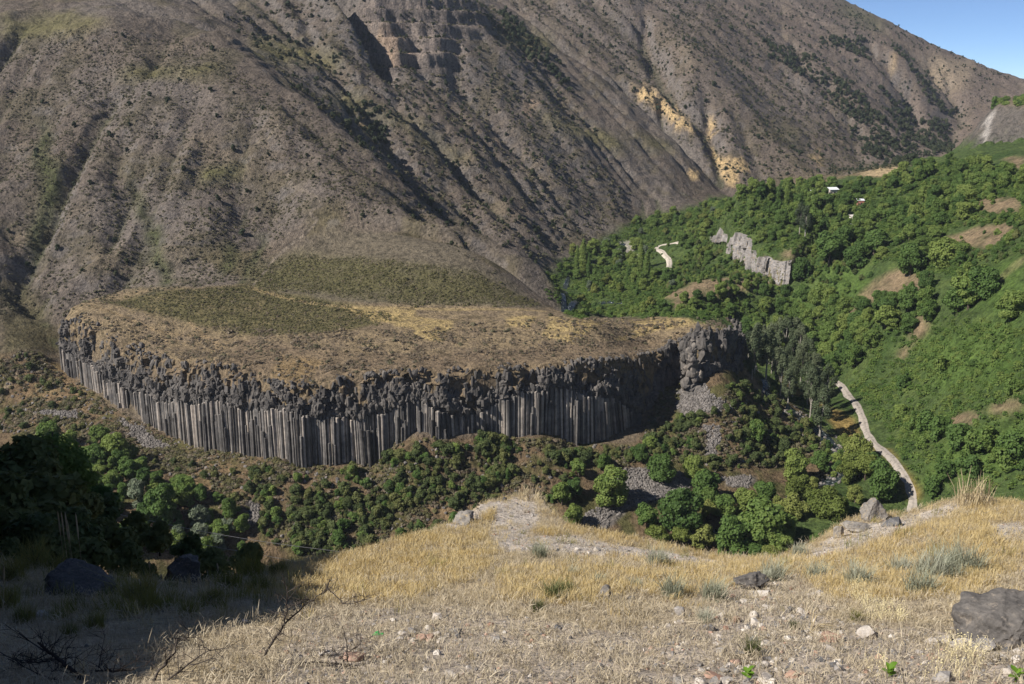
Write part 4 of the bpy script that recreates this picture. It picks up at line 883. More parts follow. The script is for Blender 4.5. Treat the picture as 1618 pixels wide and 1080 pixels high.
many('willow', [(1039,845,38),(1110,848,40),(1117,806,34),(1075,850,34),(1261,771,42),(1283,765,24),(1252,805,42),(1292,794,48),(1354,713,52),(1339,747,40),(1367,741,42),(1334,697,22),(1351,782,30),(1310,795,52),(1257,775,40),(1350,733,40),(1325,800,32),(1230,800,30)], '{size} yellow-green willow {at:stream}', 'tree', None)
many('broad', [(82,692,46),(111,700,36),(160,690,36),(184,709,46),(189,727,30),(260,802,64),(295,775,38),(213,862,30),(189,846,30),(235,815,34),(150,725,40),(205,745,30),(130,760,40),(225,850,30)], '{size} green tree of the gorge floor {at:gorge}', 'tree', None)
for p in scatter([[(60,690),(190,690),(240,760),(330,780),(400,850),(390,880),(150,880),(60,760)]], 60, 285, 380, 4.2, 0.6, 38): plant(random.choice(['broad', 'light']), *p, random.uniform(4, 8), '{size} green tree of the gorge floor {at:gorge}', 'tree', None)
many('silver', [(218,784,42),(316,820,32),(316,849,36),(284,850,30),(345,860,30),(360,835,26),(270,860,26)], 'silvery green tree among the darker trees near the cables', 'tree', 'silvery trees near the cables')
pop = [(1295,692,0),(1252,628,0),(1233,625,0),(1240,612,0),(1210,600,0),(1192,590,0),(1219,590,0),(1200,575,0),(1228,578,0),(1250,590,0),(1265,605,0),(1275,640,0),(1182,570,0),(1240,565,0),(1262,575,0),(1285,610,0),(1305,650,0),(1205,560,0),(1188,600,0),(1225,610,0),(1245,640,0),(1280,660,0),(1215,575,0),(1255,560,0),(1230,550,0),(1275,590,0),(1290,635,0),(1195,560,0)]
for u, v, _ in pop:
    q = hit([u], [v])[0]; plant('poplar', q[0], q[1], q[2], random.uniform(17, 24), '{size} pale-trunked grey poplar of the grove {at:grove}', 'tree', None)
for u, v, h in [(921,435,28),(912,432,22),(1012,425,22),(1022,440,20),(930,440,18)]:
    q = hit([u], [v])[0]; plant('lombardy', q[0], q[1], q[2], h, 'slender dark poplar rising above the far valley trees', 'tree', 'slender poplars of the far valley')
for u, v, h, kd in [(1263,372,20,'poplar'),(1272,374,19,'poplar'),(1243,328,19,'lombardy')]:
    q = hit([u], [v])[0]; plant(kd, q[0], q[1], q[2], h, 'tall poplar rising out of the orchard above the pale crags', 'tree', 'poplars in the orchard')
for k in range(34):
    t = (k + random.random())/34; x = -60 + 190*t; y = 300 + random.uniform(-16, 6) + 14*abs(t-0.6); z = hsample(np.array([x]), np.array([y]))[0]
    plant(random.choice(['broad', 'light', 'willow']), x, y, z, random.uniform(5, 9), 'leafy tree of the near stream bank behind the lip of the ledge', 'tree', 'trees of the near stream bank', name='bank_tree')
# trees and bushes singled out on the open green slope
many('broad', [(1530,462,62),(1552,452,50),(1512,478,46),(1597,488,44)], 'dense dark tree on the open green slope', 'tree', 'dark trees on the open green slope')
many('gbush', [(1484,578,36),(1425,604,28),(1422,648,24),(1462,666,42),(1484,676,46),(1445,672,30),(1512,690,44),(1540,700,44),(1560,690,40),(1512,640,22),(1600,610,30),(1576,560,20),(1605,700,50),(1585,720,40),(1530,735,40),(1490,745,40),(1470,770,36),(1455,700,26)], '{size} rounded bush of the open green slope {at:open}', 'bush', None)
many('broad', [(1310,397,58),(1351,409,42),(1298,469,38),(1264,428,36),(1438,416,50),(1490,404,46),(1399,503,42),(1433,476,46),(1462,447,32),(1283,350,36),(1330,380,40),(1380,385,44)], '{size} round dark tree {at:clear}', 'tree', None)
# orchard wood, valley wood, lower wood
house_px = [(1315,300),(1284,305),(1358,318),(1346,352),(1592,338),(1488,318)]
for u, v in house_px:
    q = hit([u], [v+6])[0]; PLANTED.append((q[0], q[1]-4, 9.0))
WOOD = [(1118,332),(1180,302),(1290,288),(1330,292),(1420,284),(1470,262),(1540,246),(1580,270),(1618,280),(1700,290),(1700,350),(1540,352),(1480,380),(1500,402),(1545,420),(1500,440),(1430,410),(1330,425),(1300,420),(1262,400),(1205,392),(1145,352)]
LOW = [(1168,512),(1230,505),(1250,470),(1290,470),(1310,480),(1390,490),(1440,480),(1480,500),(1440,525),(1380,560),(1320,602),(1290,590),(1230,560),(1180,545)]
VAL = [(866,440),(905,400),(950,388),(1000,352),(1120,322),(1142,350),(1135,380),(1120,410),(1070,440),(1068,470),(1060,500),(900,499),(862,470)]
NEARV = [(1060,500),(1080,480),(1120,470),(1180,460),(1250,458),(1232,503),(1180,520),(1130,502)]
ROADX = [[(980,378),(1015,378),(1015,408),(985,408)], [(1030,382),(1080,378),(1068,440),(1040,436)], [(880,440),(905,440),(915,490),(880,490)]]
big = lambda a, b: random.uniform(a, b)
for p in scatter([WOOD], 215, 480, 980, 6.6, 0.75, 31, excl=BARE): plant(*(('broad',) if random.random() < 0.62 else ('light',)), *p, big(5.0, 11.5), '{size} leafy orchard tree {at:orchard}', 'tree', None, name='orchard_tree')
for p in scatter([LOW], 58, 420, 660, 6.6, 0.6, 32): plant(random.choice(['broad', 'broad', 'light']), *p, big(7, 13), '{size} leafy tree of the lower wood {at:low}', 'tree', None)
for p in scatter([NEARV], 26, 480, 680, 7.5, 0.7, 33, excl=BARE): plant('broad', *p, big(6, 10), 'leafy green tree below the pale crags behind the headland', 'tree', 'wood below the crags')
for p in scatter([VAL], 62, 560, 960, 8.5, 0.7, 34, excl=ROADX): plant(random.choice(['broad', 'light']), *p, big(5, 11), '{size} leafy green tree of the far valley {at:valley}', 'tree', None)
for p in scatter([VAL], 22, 560, 900, 9, 0.6, 35, excl=ROADX): plant('willow', *p, big(6, 9), '{size} yellow-green willow of the far valley {at:valley}', 'tree', None)
for p in scatter([VAL], 8, 560, 900, 9, 0.6, 36, excl=ROADX): plant('silver', *p, big(6, 9), '{size} grey-green willow of the far valley {at:valley}', 'tree', None)
for p in scatter([[(1548,165),(1580,130),(1700,120),(1700,172),(1560,172)]], 16, 840, 1000, 6, 0.5, 37, vis=False): pass
for k in range(26):
    q = hit([1578 + 4.2*k], [168 + random.uniform(-6, 5) - 0.12*k])[0]
    if 780 < q[1] < 1100: plant('gbush', q[0], q[1] + random.uniform(2, 14), hsample(q[:1], q[1:2])[0] - 0.5, big(5, 9), 'green bush crowning the far cliff with the pale streak', 'bush', 'bushes crowning the far cliff')
# bushes on the talus
TAL = [(380,745),(540,748),(640,712),(760,696),(860,705),(900,725),(880,800),(860,840),(700,860),(540,880),(420,860),(400,800)]
for p in scatter([TAL], 128, 300, 370, 2.2, 0.35, 41, excl=SCREE, dens=lambda x, y: np.clip(0.2+2.2*fbm(x/15, y/15, 3), 0.02, 1)): plant('bush', *p, big(1.3, 4.6), '{size} dull green bush on the talus {at:talus}', 'bush', None)
for p in scatter([TAL], 30, 300, 370, 3.6, 0.5, 42, excl=SCREE): plant('gbush', *p, big(2.2, 4.6), '{size} fresh green bush on the talus {at:talus}', 'bush', None)
TAL2 = [(1040,690),(1090,650),(1170,600),(1230,640),(1290,690),(1300,720),(1200,740),(1100,745),(1030,720),(900,740),(880,715),(1000,712)]
for p in scatter([TAL2], 95, 330, 470, 2.8, 0.5, 43, excl=SCREE): plant('bush', *p, big(1.6, 3.8), '{size} dull green bush on the scrubby slope {at:talus2}', 'bush', None)
LEFT = [(95,600),(180,680),(300,720),(390,750),(380,830),(300,760),(200,720),(40,690),(0,680),(0,500),(50,480)]
for p in scatter([LEFT], 50, 300, 480, 3.4, 0.6, 44, excl=SCREE): plant('bush', *p, big(1.4, 3.4), '{size} dull bush left of the columns {at:dry}', 'bush', None)
OPEN = [(1340,605),(1400,545),(1480,500),(1560,500),(1618,520),(1700,540),(1700,760),(1460,790),(1420,720),(1370,640)]
for p in scatter([OPEN], 34, 300, 480, 5, 0.8, 45): plant('gbush', *p, big(1.6, 3.2), '{size} rounded bush of the open green slope {at:open}', 'bush', None)
for p in scatter([WOOD, NEARV, LOW], 110, 430, 980, 3.5, 0.45, 46, excl=BARE[1:]): plant('gbush', *p, big(2, 4.4), '{size} green bush between trees {at:under}', 'bush', None)
for p in scatter([b for b in BARE[:7]], 26, 300, 900, 5, 0.3, 47): plant('gbush', *p, big(1.6, 3.2), 'lone bush on a bare brown clearing of the green slope', 'bush', 'bushes on the clearings')
BANK = [(1190,590),(1225,600),(1265,640),(1300,680),(1330,700),(1345,735),(1310,760),(1300,720),(1260,680),(1215,635)]
for p in scatter([BANK], 26, 340, 520, 3.5, 0.3, 48): plant('gbush', *p, random.uniform(2.2, 4.5), 'leafy bush crowding the bank of the upper stream', 'bush', 'bushes on the upper stream bank')
# junipers of the mountains
MLEFT = [(0,60),(170,40),(340,70),(430,150),(500,330),(380,430),(250,450),(100,470),(0,470)]
MSPUR = [(440,150),(560,235),(690,352),(800,450),(730,392),(520,340),(450,210)]
MMID = [(350,20),(500,0),(760,0),(900,150),(1000,330),(930,370),(860,430),(800,440),(690,345),(560,225)]
JCL = [(555,172),(590,170),(620,215),(628,235),(600,230),(560,195)]
MFAR = [(800,0),(1200,0),(1250,60),(1330,130),(1430,262),(1250,290),(1160,295),(1000,150),(900,60)]
for p in scatter([MLEFT], 46, 440, 760, 10, 0, 51): plant('juniper', *p, big(1.8, 4.0), '{size} dark shrub on the dry left slope {at:left}', 'shrub', None)
for p in scatter([MSPUR], 30, 440, 700, 7, 0, 52): plant('juniper', *p, big(1.2, 2.8), 'dark shrub on the steep streaked side of the spur', 'shrub', 'shrubs on the side of the spur')
for p in scatter([JCL], 26, 560, 1000, 3.2, 0, 53): plant('juniper', *p, big(3.5, 6), 'dark juniper in the cluster beside the pale slip behind the spur', 'shrub', 'junipers of the cluster')
for p in scatter([MMID], 120, 600, 1300, 9, 0, 54): plant('juniper', *p, big(2.4, 5.0), '{size} dark juniper on the mountainside {at:mid}', 'shrub', None)
for p in scatter([MFAR], 76, 900, 1800, 12, 0, 55): plant('juniper', *p, big(4, 6.5), '{size} dark juniper on the far mountain {at:far}', 'shrub', None)
# ------------------------------------------------------------------ vegetation nobody could count
def tuft(name, seed, n, size, R, h, mat):
    r = np.random.default_rng(seed); V, F = crown_np(seed, [(0, 0, h*0.3, R, R, h*0.62)] + [(r.normal(0, R*.4), r.normal(0, R*.4), h*0.45, R*.5, R*.5, h*.45) for _ in range(3)], n, size, 0.3, up=1.3); return mesh_np(name, V, F, MAT[mat])
jm = [v[1] for v in KINDS['juniper']['v']]
def J(x, y, s=30): return np.clip(0.42 + 2.1*fbm(x/s, y/s, 3), 0.03, 1)
FOOT = [(90,585),(200,662),(330,710),(540,742),(640,697),(860,692),(1000,706),(1060,610),(1090,600),(1060,690),(1000,735),(860,715),(640,725),(540,765),(330,735),(200,690),(90,625)]
BELTS = [[(1195,60),(1270,90),(1330,130),(1400,190),(1450,250),(1420,262),(1380,250),(1330,180),(1290,130),(1210,90)], [(1290,60),(1360,60),(1385,95),(1370,100)], [(1395,130),(1420,160),(1450,200),(1470,230),(1440,235),(1410,180)], [(1455,190),(1490,190),(1500,240),(1465,245)], [(1400,70),(1440,100),(1480,160),(1520,180),(1500,185),(1450,130)], [(770,25),(800,20),(880,100),(900,150),(860,120),(800,60)]]
p = scatter(BELTS, 900, 900, 1900, 4.0, 0, 61, vis=True, dens=lambda x, y: J(x, y, 25)); gn_stuff('juniper_belt', p, np.random.default_rng(1).uniform(1.2, 2.1, len(p)), jm, 'dark belts of juniper scrub on the far mountain', 61, 0.05)
p = scatter([MFAR, MMID, [(1200,0),(1330,5),(1600,125),(1500,240),(1430,262),(1250,80)]], 2600, 560, 1900, 0, 0, 62, dens=lambda x, y: 0.15+0.85*J(x, y, 45)); gn_stuff('mountain_scrub', p, np.random.default_rng(2).uniform(0.45, 1.0, len(p)), jm, 'small dark scrub dotted over the mountains', 62, 0.05)
sm = [tuft('scrub_tuft', 300+k, 60, 0.20, 0.62, 0.7, 'scrub') for k in range(4)]
smg = [tuft('green_scrub_tuft', 310+k, 70, 0.20, 0.7, 0.75, 'scrub_green') for k in range(4)]
smb = [tuft('brown_scrub_tuft', 320+k, 60, 0.18, 0.62, 0.6, 'scrub_brown') for k in range(4)]
hm = [tuft('herb_tuft', 330+k, 80, 0.22, 0.95, 0.85, 'herb') for k in range(4)]
p = scatter([MLEFT, MSPUR, [(0,440),(100,450),(250,440),(420,400),(400,440),(180,470),(100,500),(0,500)]], 7500, 440, 780, 0, 0, 63, dens=lambda x, y: 0.25+0.75*J(x, y, 40)); gn_stuff('hillside_scrub', p, np.random.default_rng(3).uniform(0.5, 1.35, len(p)), sm, 'grey-green scrub speckling the left mountain and spur', 63)
p = scatter([MMID, MFAR], 7000, 600, 1500, 0, 0, 64, dens=lambda x, y: 0.25+0.75*J(x, y, 50)); gn_stuff('far_scrub', p, np.random.default_rng(4).uniform(1.0, 2.6, len(p)), sm, 'grey-green scrub speckling the mountains behind the spur', 64)
FAN = [(400,424),(470,403),(600,410),(740,428),(855,484),(640,482),(500,462),(400,452)]
p = scatter([FAN, [(165,478),(250,461),(400,450),(540,482),(640,500),(560,522),(400,530),(300,508)]], 9000, 380, 560, 0, 0, 65, dens=lambda x, y: 0.45+0.55*J(x, y, 14)); gn_stuff('fan_scrub', p, np.random.default_rng(5).lognormal(-0.75, 0.35, len(p)), smg + sm[:1] + smb[:1], 'olive green scrub covering the fan and back of the plateau', 65)
p = scatter([[(130,490),(300,512),(560,525),(860,500),(1150,506),(1165,530),(1000,562),(700,586),(470,608),(300,570),(110,512)]], 5200, 335, 470, 0, 0, 66, dens=lambda x, y: np.clip(0.25+1.8*fbm(x/11, y/11, 3), 0.05, 1)); gn_stuff('plateau_scrub', p, np.random.default_rng(6).lognormal(-0.45, 0.4, len(p)), smb + sm[:1], 'brown and grey scrub on the dry plateau top', 66)
bm_ = [v[1] for v in KINDS['bush']['v'][:3]]
p = scatter([TAL, TAL2, LEFT, FOOT], 6400, 290, 480, 0, 0, 67, excl=SCREE, dens=lambda x, y: np.clip(0.35+1.6*fbm(x/13, y/13, 3), 0.06, 1)); gn_stuff('talus_scrub', p, np.random.default_rng(7).uniform(0.6, 1.7, len(p)), smb + smg + sm, 'mixed low scrub covering the talus below the columns', 67)
p = scatter([TAL, TAL2], 1250, 290, 480, 0, 0, 68, excl=SCREE, dens=lambda x, y: np.clip(0.3+2.2*fbm(x/15, y/15, 3), 0.04, 1)); gn_stuff('talus_bushes', p, np.random.default_rng(8).lognormal(-0.65, 0.38, len(p)), bm_ + [v[1] for v in KINDS['gbush']['v'][:1]], 'low dull green bushes merging over the talus', 68)
p = scatter([OPEN, OPEN, LOW, NEARV, WOOD, VAL], 17000, 300, 900, 0, 0, 69, excl=BARE + ROADX, tries=260000, dens=lambda x, y: 0.4+0.6*J(x, y, 16)); gn_stuff('green_herbs', p, np.random.default_rng(9).uniform(0.6, 1.9, len(p)), hm, 'fresh green herbs and nettles covering the right slope', 69)
gb_ = [v[1] for v in KINDS['gbush']['v']]
THICK = [(1030,400),(1080,360),(1125,340),(1135,375),(1160,405),(1200,432),(1245,455),(1250,470),(1180,462),(1120,440),(1070,450),(1050,470),(1060,430)]
p = scatter([THICK, [(1262,398),(1310,410),(1370,430),(1330,470),(1290,470),(1262,450)], [(1540,350),(1618,340),(1618,400),(1560,420),(1500,400)]], 800, 430, 900, 0, 0, 74, excl=ROADX + BARE[1:4], vis=False); gn_stuff('slope_thicket', p, np.random.default_rng(14).uniform(0.4, 1.15, len(p)), gb_ + [v[1] for v in KINDS['bush']['v'][:1]], 'low green thicket spreading around the pale crags', 74)
p = scatter([THICK], 90, 430, 900, 0, 0, 75, vis=False); gn_stuff('crag_foot_scrub', p, np.random.default_rng(15).uniform(0.2, 0.36, len(p)), [v[1] for v in KINDS['light']['v']], 'pale green scrub below the pale crags', 75)
p = scatter([WOOD, LOW, NEARV, VAL], 1500, 430, 980, 0, 0.25, 70, excl=BARE + ROADX, vis=False); gn_stuff('wood_undergrowth', p, np.random.default_rng(10).uniform(0.5, 1.2, len(p)), gb_, 'green undergrowth filling the wood on the right slope', 70)
rm_ = []
for k in range(6): rm_.append(mesh_np('scree_stone', *rock_np(400+k, 1, 9, 0.5, 0.95, 0), MAT['scree']))
p = scatter(SCREE, 5200, 290, 620, 0, 0, 71, vis=False, tries=600000); gn_stuff('boulder_scree', p, np.random.default_rng(11).uniform(0.25, 0.75, len(p)), rm_, 'grey fallen basalt stones lying in scree fields', 71, 1.2)
p = scatter([TAL, TAL2, LEFT, RIVZ] if 'RIVZ' in globals() else [TAL, TAL2, LEFT, FOOT, FOOT], 900, 290, 480, 0, 0, 72); gn_stuff('loose_stones', p, np.random.default_rng(12).uniform(0.3, 0.9, len(p)), rm_, 'loose grey stones scattered on the talus', 72, 1.2)
rv = smooth_line(hit(*np.array(RIV[4:], float).T), 10); rr_ = np.random.default_rng(13); k_ = rr_.integers(0, len(rv), 260); p = rv[k_] + rr_.normal(0, 3.4, (260, 3))*[1, 1, 0]; p[:, 2] = hsample(p[:, 0], p[:, 1]) + 0.15
gn_stuff('stream_boulders', p, rr_.uniform(0.3, 1.0, 260), rm_, 'grey boulders in the bed of the stream', 73, 1.2)

r9 = np.random.default_rng(99); th_ = r9.uniform(-0.6, 0.62, 2600); rr9 = np.sqrt(r9.uniform(120**2, 312**2, 2600)); p = np.stack([rr9*np.sin(th_), rr9*np.cos(th_), np.zeros(2600)], 1); p[:, 2] = hsample(p[:, 0], p[:, 1])
gn_stuff('near_slope_scrub', p, r9.uniform(0.8, 2.4, 2600), smb + smg + sm, 'mixed scrub on the steep slope below the ledge', 76)
# ------------------------------------------------------------------ the near ledge
EDGE = [(-900,930,16.5),(-500,915,16.5),(-200,900,17),(0,890,17),(150,908,16),(300,925,16),(430,893,19.5),(560,872,21.5),(640,852,23),(700,832,25),(770,794,28.5),(812,782,30),(850,780,30),(872,806,28),(900,830,26.5),(1000,850,25),(1100,872,23.5),(1170,884,22.5),(1230,880,22),(1290,855,23),(1340,824,24.5),(1385,812,26),(1440,809,25.5),(1500,791,26),(1550,786,26.5),(1618,796,26),(1750,800,25),(2100,800,24),(2600,800,24)]
EP = np.array([P3(*p) for p in EDGE]); eo = np.argsort(EP[:, 0]); EP = EP[eo]
def y_edge(x): return np.interp(x, EP[:, 0], EP[:, 1])
def plane_z(y): return -5.3 - 0.42*(y-8)
fpts = [P3(u, v, Y) for u, v, Y in ((0,1080,7.6),(400,1080,7.9),(809,1080,8),(1200,1080,7.9),(1618,1080,7.5),(0,1000,10.6),(400,1000,10.8),(809,1000,10.9),(1200,1000,10.8),(1618,1000,10.2),(100,950,13.2),(400,950,13.8),(809,950,14),(1200,950,13.9),(1618,940,13.6),(500,910,18),(809,880,20.5),(809,900,18.4),(1000,900,18.8),(1200,915,17.2),(1400,880,19),(1618,880,18),(640,900,18.6),(780,840,24.5),(830,815,27),(1480,830,22.5),(1350,860,21),(1560,830,22))]
fpts += [p for p in EP if -14 < p[0] < 17] + [np.array((x, y, plane_z(y))) for x, y in ((-20,6),(-20,16),(20,6),(20,18),(0,2),(-12,3),(12,3),(-25,0),(25,0),(0,-6))]
SF = MQ(fpts, 2.2, 0.00002)
FX = np.arange(-21, 24, 0.095); FY = np.arange(3.0, 40, 0.095)
gx, gy = np.meshgrid(FX, FY, indexing='ij')
def Fz(x, y):
    sh = np.shape(x); x = np.ravel(np.asarray(x, float)); y = np.ravel(np.asarray(y, float))
    ye = y_edge(x); yc = np.minimum(y, ye + 0.4); z = SF(x, yc)
    z = z + 0.10*fbm(x/2.2, y/2.2, 4) + 0.035*fbm(x/0.5, y/0.5, 3)
    return (z - np.maximum(0, y-ye-0.1)*1.25 - 0.16*np.maximum(0, y-ye-0.1)**2*(y < ye+8)).reshape(sh)
FH = Fz(gx, gy); FH = np.maximum(FH, -60)
def fsample(x, y):
    x = np.atleast_1d(np.asarray(x, float)); y = np.atleast_1d(np.asarray(y, float))
    a = np.clip((x-FX[0])/0.095, 0, len(FX)-1.001); b = np.clip((y-FY[0])/0.095, 0, len(FY)-1.001); i = a.astype(int); j = b.astype(int); a -= i; b -= j
    return (FH[i,j]*(1-b)+FH[i,j+1]*b)*(1-a)+(FH[i+1,j]*(1-b)+FH[i+1,j+1]*b)*a
def fhit(u, v):
    a, b = ray(u, v); Y = np.arange(4, 38, 0.03); z = fsample(a*Y, Y); k = np.where(z >= b*Y)[0]
    Yh = Y[k[0]] if len(k) else 30.0
    return np.array([a*Yh, Yh, b*Yh])
ug, vg = project(gx, gy, FH); un = (ug + 14*fbm(gx/0.8, gy/0.8, 3)).ravel(); vn = (vg + 8*fbm(gx/0.8+30, gy/0.8, 3)).ravel()
PATH = [[(786,790),(850,780),(848,830),(812,862),(770,852)], [(775,848),(900,846),(1000,864),(1090,876),(1160,892),(1090,897),(1000,884),(900,874),(790,872)], [(1262,885),(1300,858),(1345,828),(1400,822),(1440,812),(1500,796),(1530,796),(1470,822),(1400,848),(1340,866),(1290,886)], [(700,838),(720,812),(770,794),(800,790),(770,812),(735,832)], [(1560,830),(1618,822),(1618,845),(1575,850)]]
GRAVEL = [[(470,975),(700,955),(1000,1000),(1250,955),(1340,985),(1618,1010),(1618,1090),(420,1090)], [(1100,940),(1260,900),(1320,960),(1220,1000),(1120,985)]]
fx1, fy1 = gx.ravel(), gy.ravel(); n1 = fbm(fx1/1.6, fy1/1.6, 4); n2 = fbm(fx1/0.35, fy1/0.35, 3); n3 = fbm(fx1/5, fy1/5+4, 3)
FC = np.tile(np.array([0.43, 0.35, 0.245]), (len(fx1), 1))
FC = lerp(FC, (0.50, 0.405, 0.245), sstep(-0.1, 0.4, n1)*0.8); FC = lerp(FC, (0.38, 0.32, 0.265), sstep(0.05, 0.4, n3)*0.6)
for p in GRAVEL: FC = lerp(FC, (0.46, 0.395, 0.335), inpoly(un, vn, p)*0.75)
for p in PATH: FC = lerp(FC, (0.53, 0.47, 0.415), inpoly(un, vn, p)*0.9)
FC = lerp(FC, (0.23, 0.19, 0.15), sstep(0.15, 0.5, n2)*0.5)
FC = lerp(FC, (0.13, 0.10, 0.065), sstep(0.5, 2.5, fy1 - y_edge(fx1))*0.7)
Vf = np.stack([gx, gy, FH], -1).reshape(-1, 3)
obj('near_ledge', mesh_np('near_ledge', Vf, grid_faces(len(FX), len(FY))[:, ::-1], MAT['fore'], True, np.clip(FC, .02, .6)), kind='structure', label='gravelly ledge with dry straw grass above the gorge')
# the rising rock slope left of the ledge: it keeps the morning sun off the lower left
HX = np.arange(-85, -6.5, 0.35); HY = np.arange(-22, 82, 0.35); hx, hy = np.meshgrid(HX, HY, indexing='ij')
x0 = np.maximum(0.548*hy + 0.7, 8.3 + 1.3*sstep(8, 13, hy)) + 0.7*fbm(hy/4, hy*0, 3)
dd = -hx - x0; rise = np.where(dd < 0, 1.6*dd, np.minimum(2.6*dd, 3.6 + 0.95*np.maximum(dd-1.4, 0)))
hz = plane_z(np.minimum(hy, 20)) - 0.62*np.maximum(hy-20, 0) + rise
cap = 4.5 + 1.3*(1-sstep(5, 11, hy)) + 1.5*fbm(hx/9, hy/9, 3) - 0.16*np.maximum(0, 6-hy) ; hz = np.minimum(hz, cap + 0.10*(hz-cap))
hz = hz + sstep(-0.5, 1.5, dd)*(0.9*fbm(hx/3.2, hy/3.2, 4) + 0.5*np.abs(fbm(hx/1.3, hy/1.3, 3)))
hz = np.where(dd < -0.4, np.minimum(hz, -0.4 + np.where((hx > -21) & (hy > 3) & (hy < 40), fsample(hx.ravel(), hy.ravel()).reshape(hx.shape), hz)), hz)
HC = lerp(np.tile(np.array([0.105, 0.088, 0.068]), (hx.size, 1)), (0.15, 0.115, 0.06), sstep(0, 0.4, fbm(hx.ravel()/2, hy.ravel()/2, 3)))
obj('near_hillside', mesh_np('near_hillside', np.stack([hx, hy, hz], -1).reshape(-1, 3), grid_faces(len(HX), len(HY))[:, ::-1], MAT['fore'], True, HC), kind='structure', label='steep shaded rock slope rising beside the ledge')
def hill_z(x, y):
    i = int(np.clip((x-HX[0])/0.35, 0, len(HX)-1)); j = int(np.clip((y-HY[0])/0.35, 0, len(HY)-1)); return hz[i, j]
# ------------------------------------------------------------------ stones on the ledge
MAT['stone_pale'] = rock_mat('pale_limy_stone', (0.33,0.29,0.255), (0.46,0.415,0.37), (0.58,0.54,0.49), 9, 0.012, 0.5)
MAT['stone_grey'] = rock_mat('grey_basalt_stone', (0.14,0.13,0.125), (0.22,0.205,0.195), (0.33,0.305,0.285), 5, 0.012, 0.5, (0.36,0.33,0.28))
MAT['stone_dark'] = rock_mat('dark_slate_stone', (0.05,0.052,0.058), (0.10,0.10,0.105), (0.17,0.165,0.165), 5, 0.01, 0.4)
MAT['stone_red'] = rock_mat('rusty_pink_stone', (0.22,0.13,0.095), (0.34,0.22,0.165), (0.45,0.32,0.26), 5, 0.01, 0.4)
SM = {k: [mesh_np('stone', *rock_np(500+i+j*20, 3, 11, 0.38, 0.9, 0.05), MAT['stone_'+k]) for i in range(6)] for j, k in enumerate(('pale', 'grey', 'dark', 'red'))}
def stone(u, v, px, kind, label, group=None, flat=0.7, name='stone', wide=1.0):
    q = fhit(u, v + px*0.3); s = px*0.66*np.linalg.norm(q)/FPX
    z = fsample(q[0], q[1])[0]
    return obj(name, random.choice(SM[kind]), loc=(q[0], q[1], z + s*flat*0.35), rot=(random.uniform(-.3,.3), random.uniform(-.3,.3), random.uniform(0, 6.28)), scale=(s*wide*random.uniform(.9,1.15), s*random.uniform(.75,1.0), s*flat), label=label, cat='stone', group=group)
CAIRN = [(640,1000,18,'pale'),(651,995,14,'grey'),(678,990,14,'pale'),(689,1001,16,'pale'),(664,1008,17,'red'),(678,1007,15,'red'),(651,1012,11,'pale'),(660,998,12,'grey'),(632,1008,10,'pale'),(700,1006,10,'grey')]
lab = {'pale': ('pale stone in the small heap near the green scrap', 'pale stones of the heap'), 'grey': ('grey stone in the small heap near the green scrap', 'grey stones of the heap'), 'red': ('reddish stone in the small heap near the green scrap', 'reddish stones of the heap')}
for u, v, s, k in CAIRN: stone(u, v, s, k, *lab[k])
stone(720,996,18,'grey','grey stone lying apart beside the small stone heap')
stone(559,1028,40,'red','flat pinkish slab under the dead twigs', flat=0.3)
stone(1189,972,16,'pale','upper of two round white stones at the middle of the stony patch', flat=0.9)
stone(1193,982,14,'pale','lower of two round white stones at the middle of the stony patch', flat=0.9)
stone(1163,978,15,'red','pinkish stone next to the two round white stones')
stone(1140,1029,15,'grey','round grey stone left of the dark green plant', flat=0.9)
stone(1161,1047,19,'red','brown-red stone at the top of the stony patch below the plant')
stone(1127,1064,27,'red','flat orange-brown stone in the stony patch', flat=0.35)
stone(1197,1064,33,'grey','large flat slab at the bottom of the stony patch', flat=0.35)
stone(1373,999,27,'pale','lone large white stone in the dry grass')
stone(1524,1017,30,'pale','large whitish stone beside the dark boulder')
stone(1314,1005,29,'red','low tan stone between stony patch and white stone', flat=0.5)
stone(1554,1020,30,'grey','grey stone at the foot of the dark boulder')
stone(999,943,12,'dark','small dark stone with a pale side at the edge of the grass')
stone(1297,1041,13,'dark','small black stone right of the stony patch')
stone(1316,1050,11,'dark','small blue-grey stone right of the stony patch')
stone(505,900,13,'pale','flat pale stone at the lip of the ledge among grass', flat=0.4)
PATCH = [(1140,969,14,'pale'),(1057,988,10,'pale'),(1076,982,13,'pale'),(1207,935,20,'pale'),(1169,1055,10,'pale'),(1148,1074,19,'pale'),(1104,1076,19,'pale'),(1210,1016,15,'pale'),(1131,1017,9,'pale'),(1210,1071,23,'pale'),(1244,1007,11,'pale'),(1213,1015,15,'pale'),(1234,1059,18,'pale'),(1208,1050,14,'pale'),(1325,1045,11,'pale'),(1208,961,16,'pale'),(1265,966,16,'pale'),(1205,989,11,'pale'),(1310,1023,16,'pale'),(1298,937,14,'pale'),(1218,945,10,'pale'),(1195,940,9,'pale'),(1230,1040,11,'pale'),(1180,1062,10,'pale'),(1222,1078,14,'pale'),(1195,1000,9,'pale'),(1225,1000,10,'pale'),(1180,990,9,'pale')]
for u, v, s, k in PATCH: stone(u, v, s, k, 'pale stone in the stony patch around the dark green plant', 'pale stones of the stony patch')
for u, v, s in [(1075,965,22),(1122,990,19),(1166,1030,18),(1130,1076,19),(1070,1077,20),(1247,963,15),(1190,1010,14),(1240,1020,12),(1175,1045,14),(1185,1078,16),(1215,1040,14),(1160,1005,10),(1225,985,12),(1090,972,12),(1200,1052,12),(1145,1058,12)]: stone(u, v, s, 'grey', 'grey stone in the stony patch around the dark green plant', 'grey stones of the stony patch')
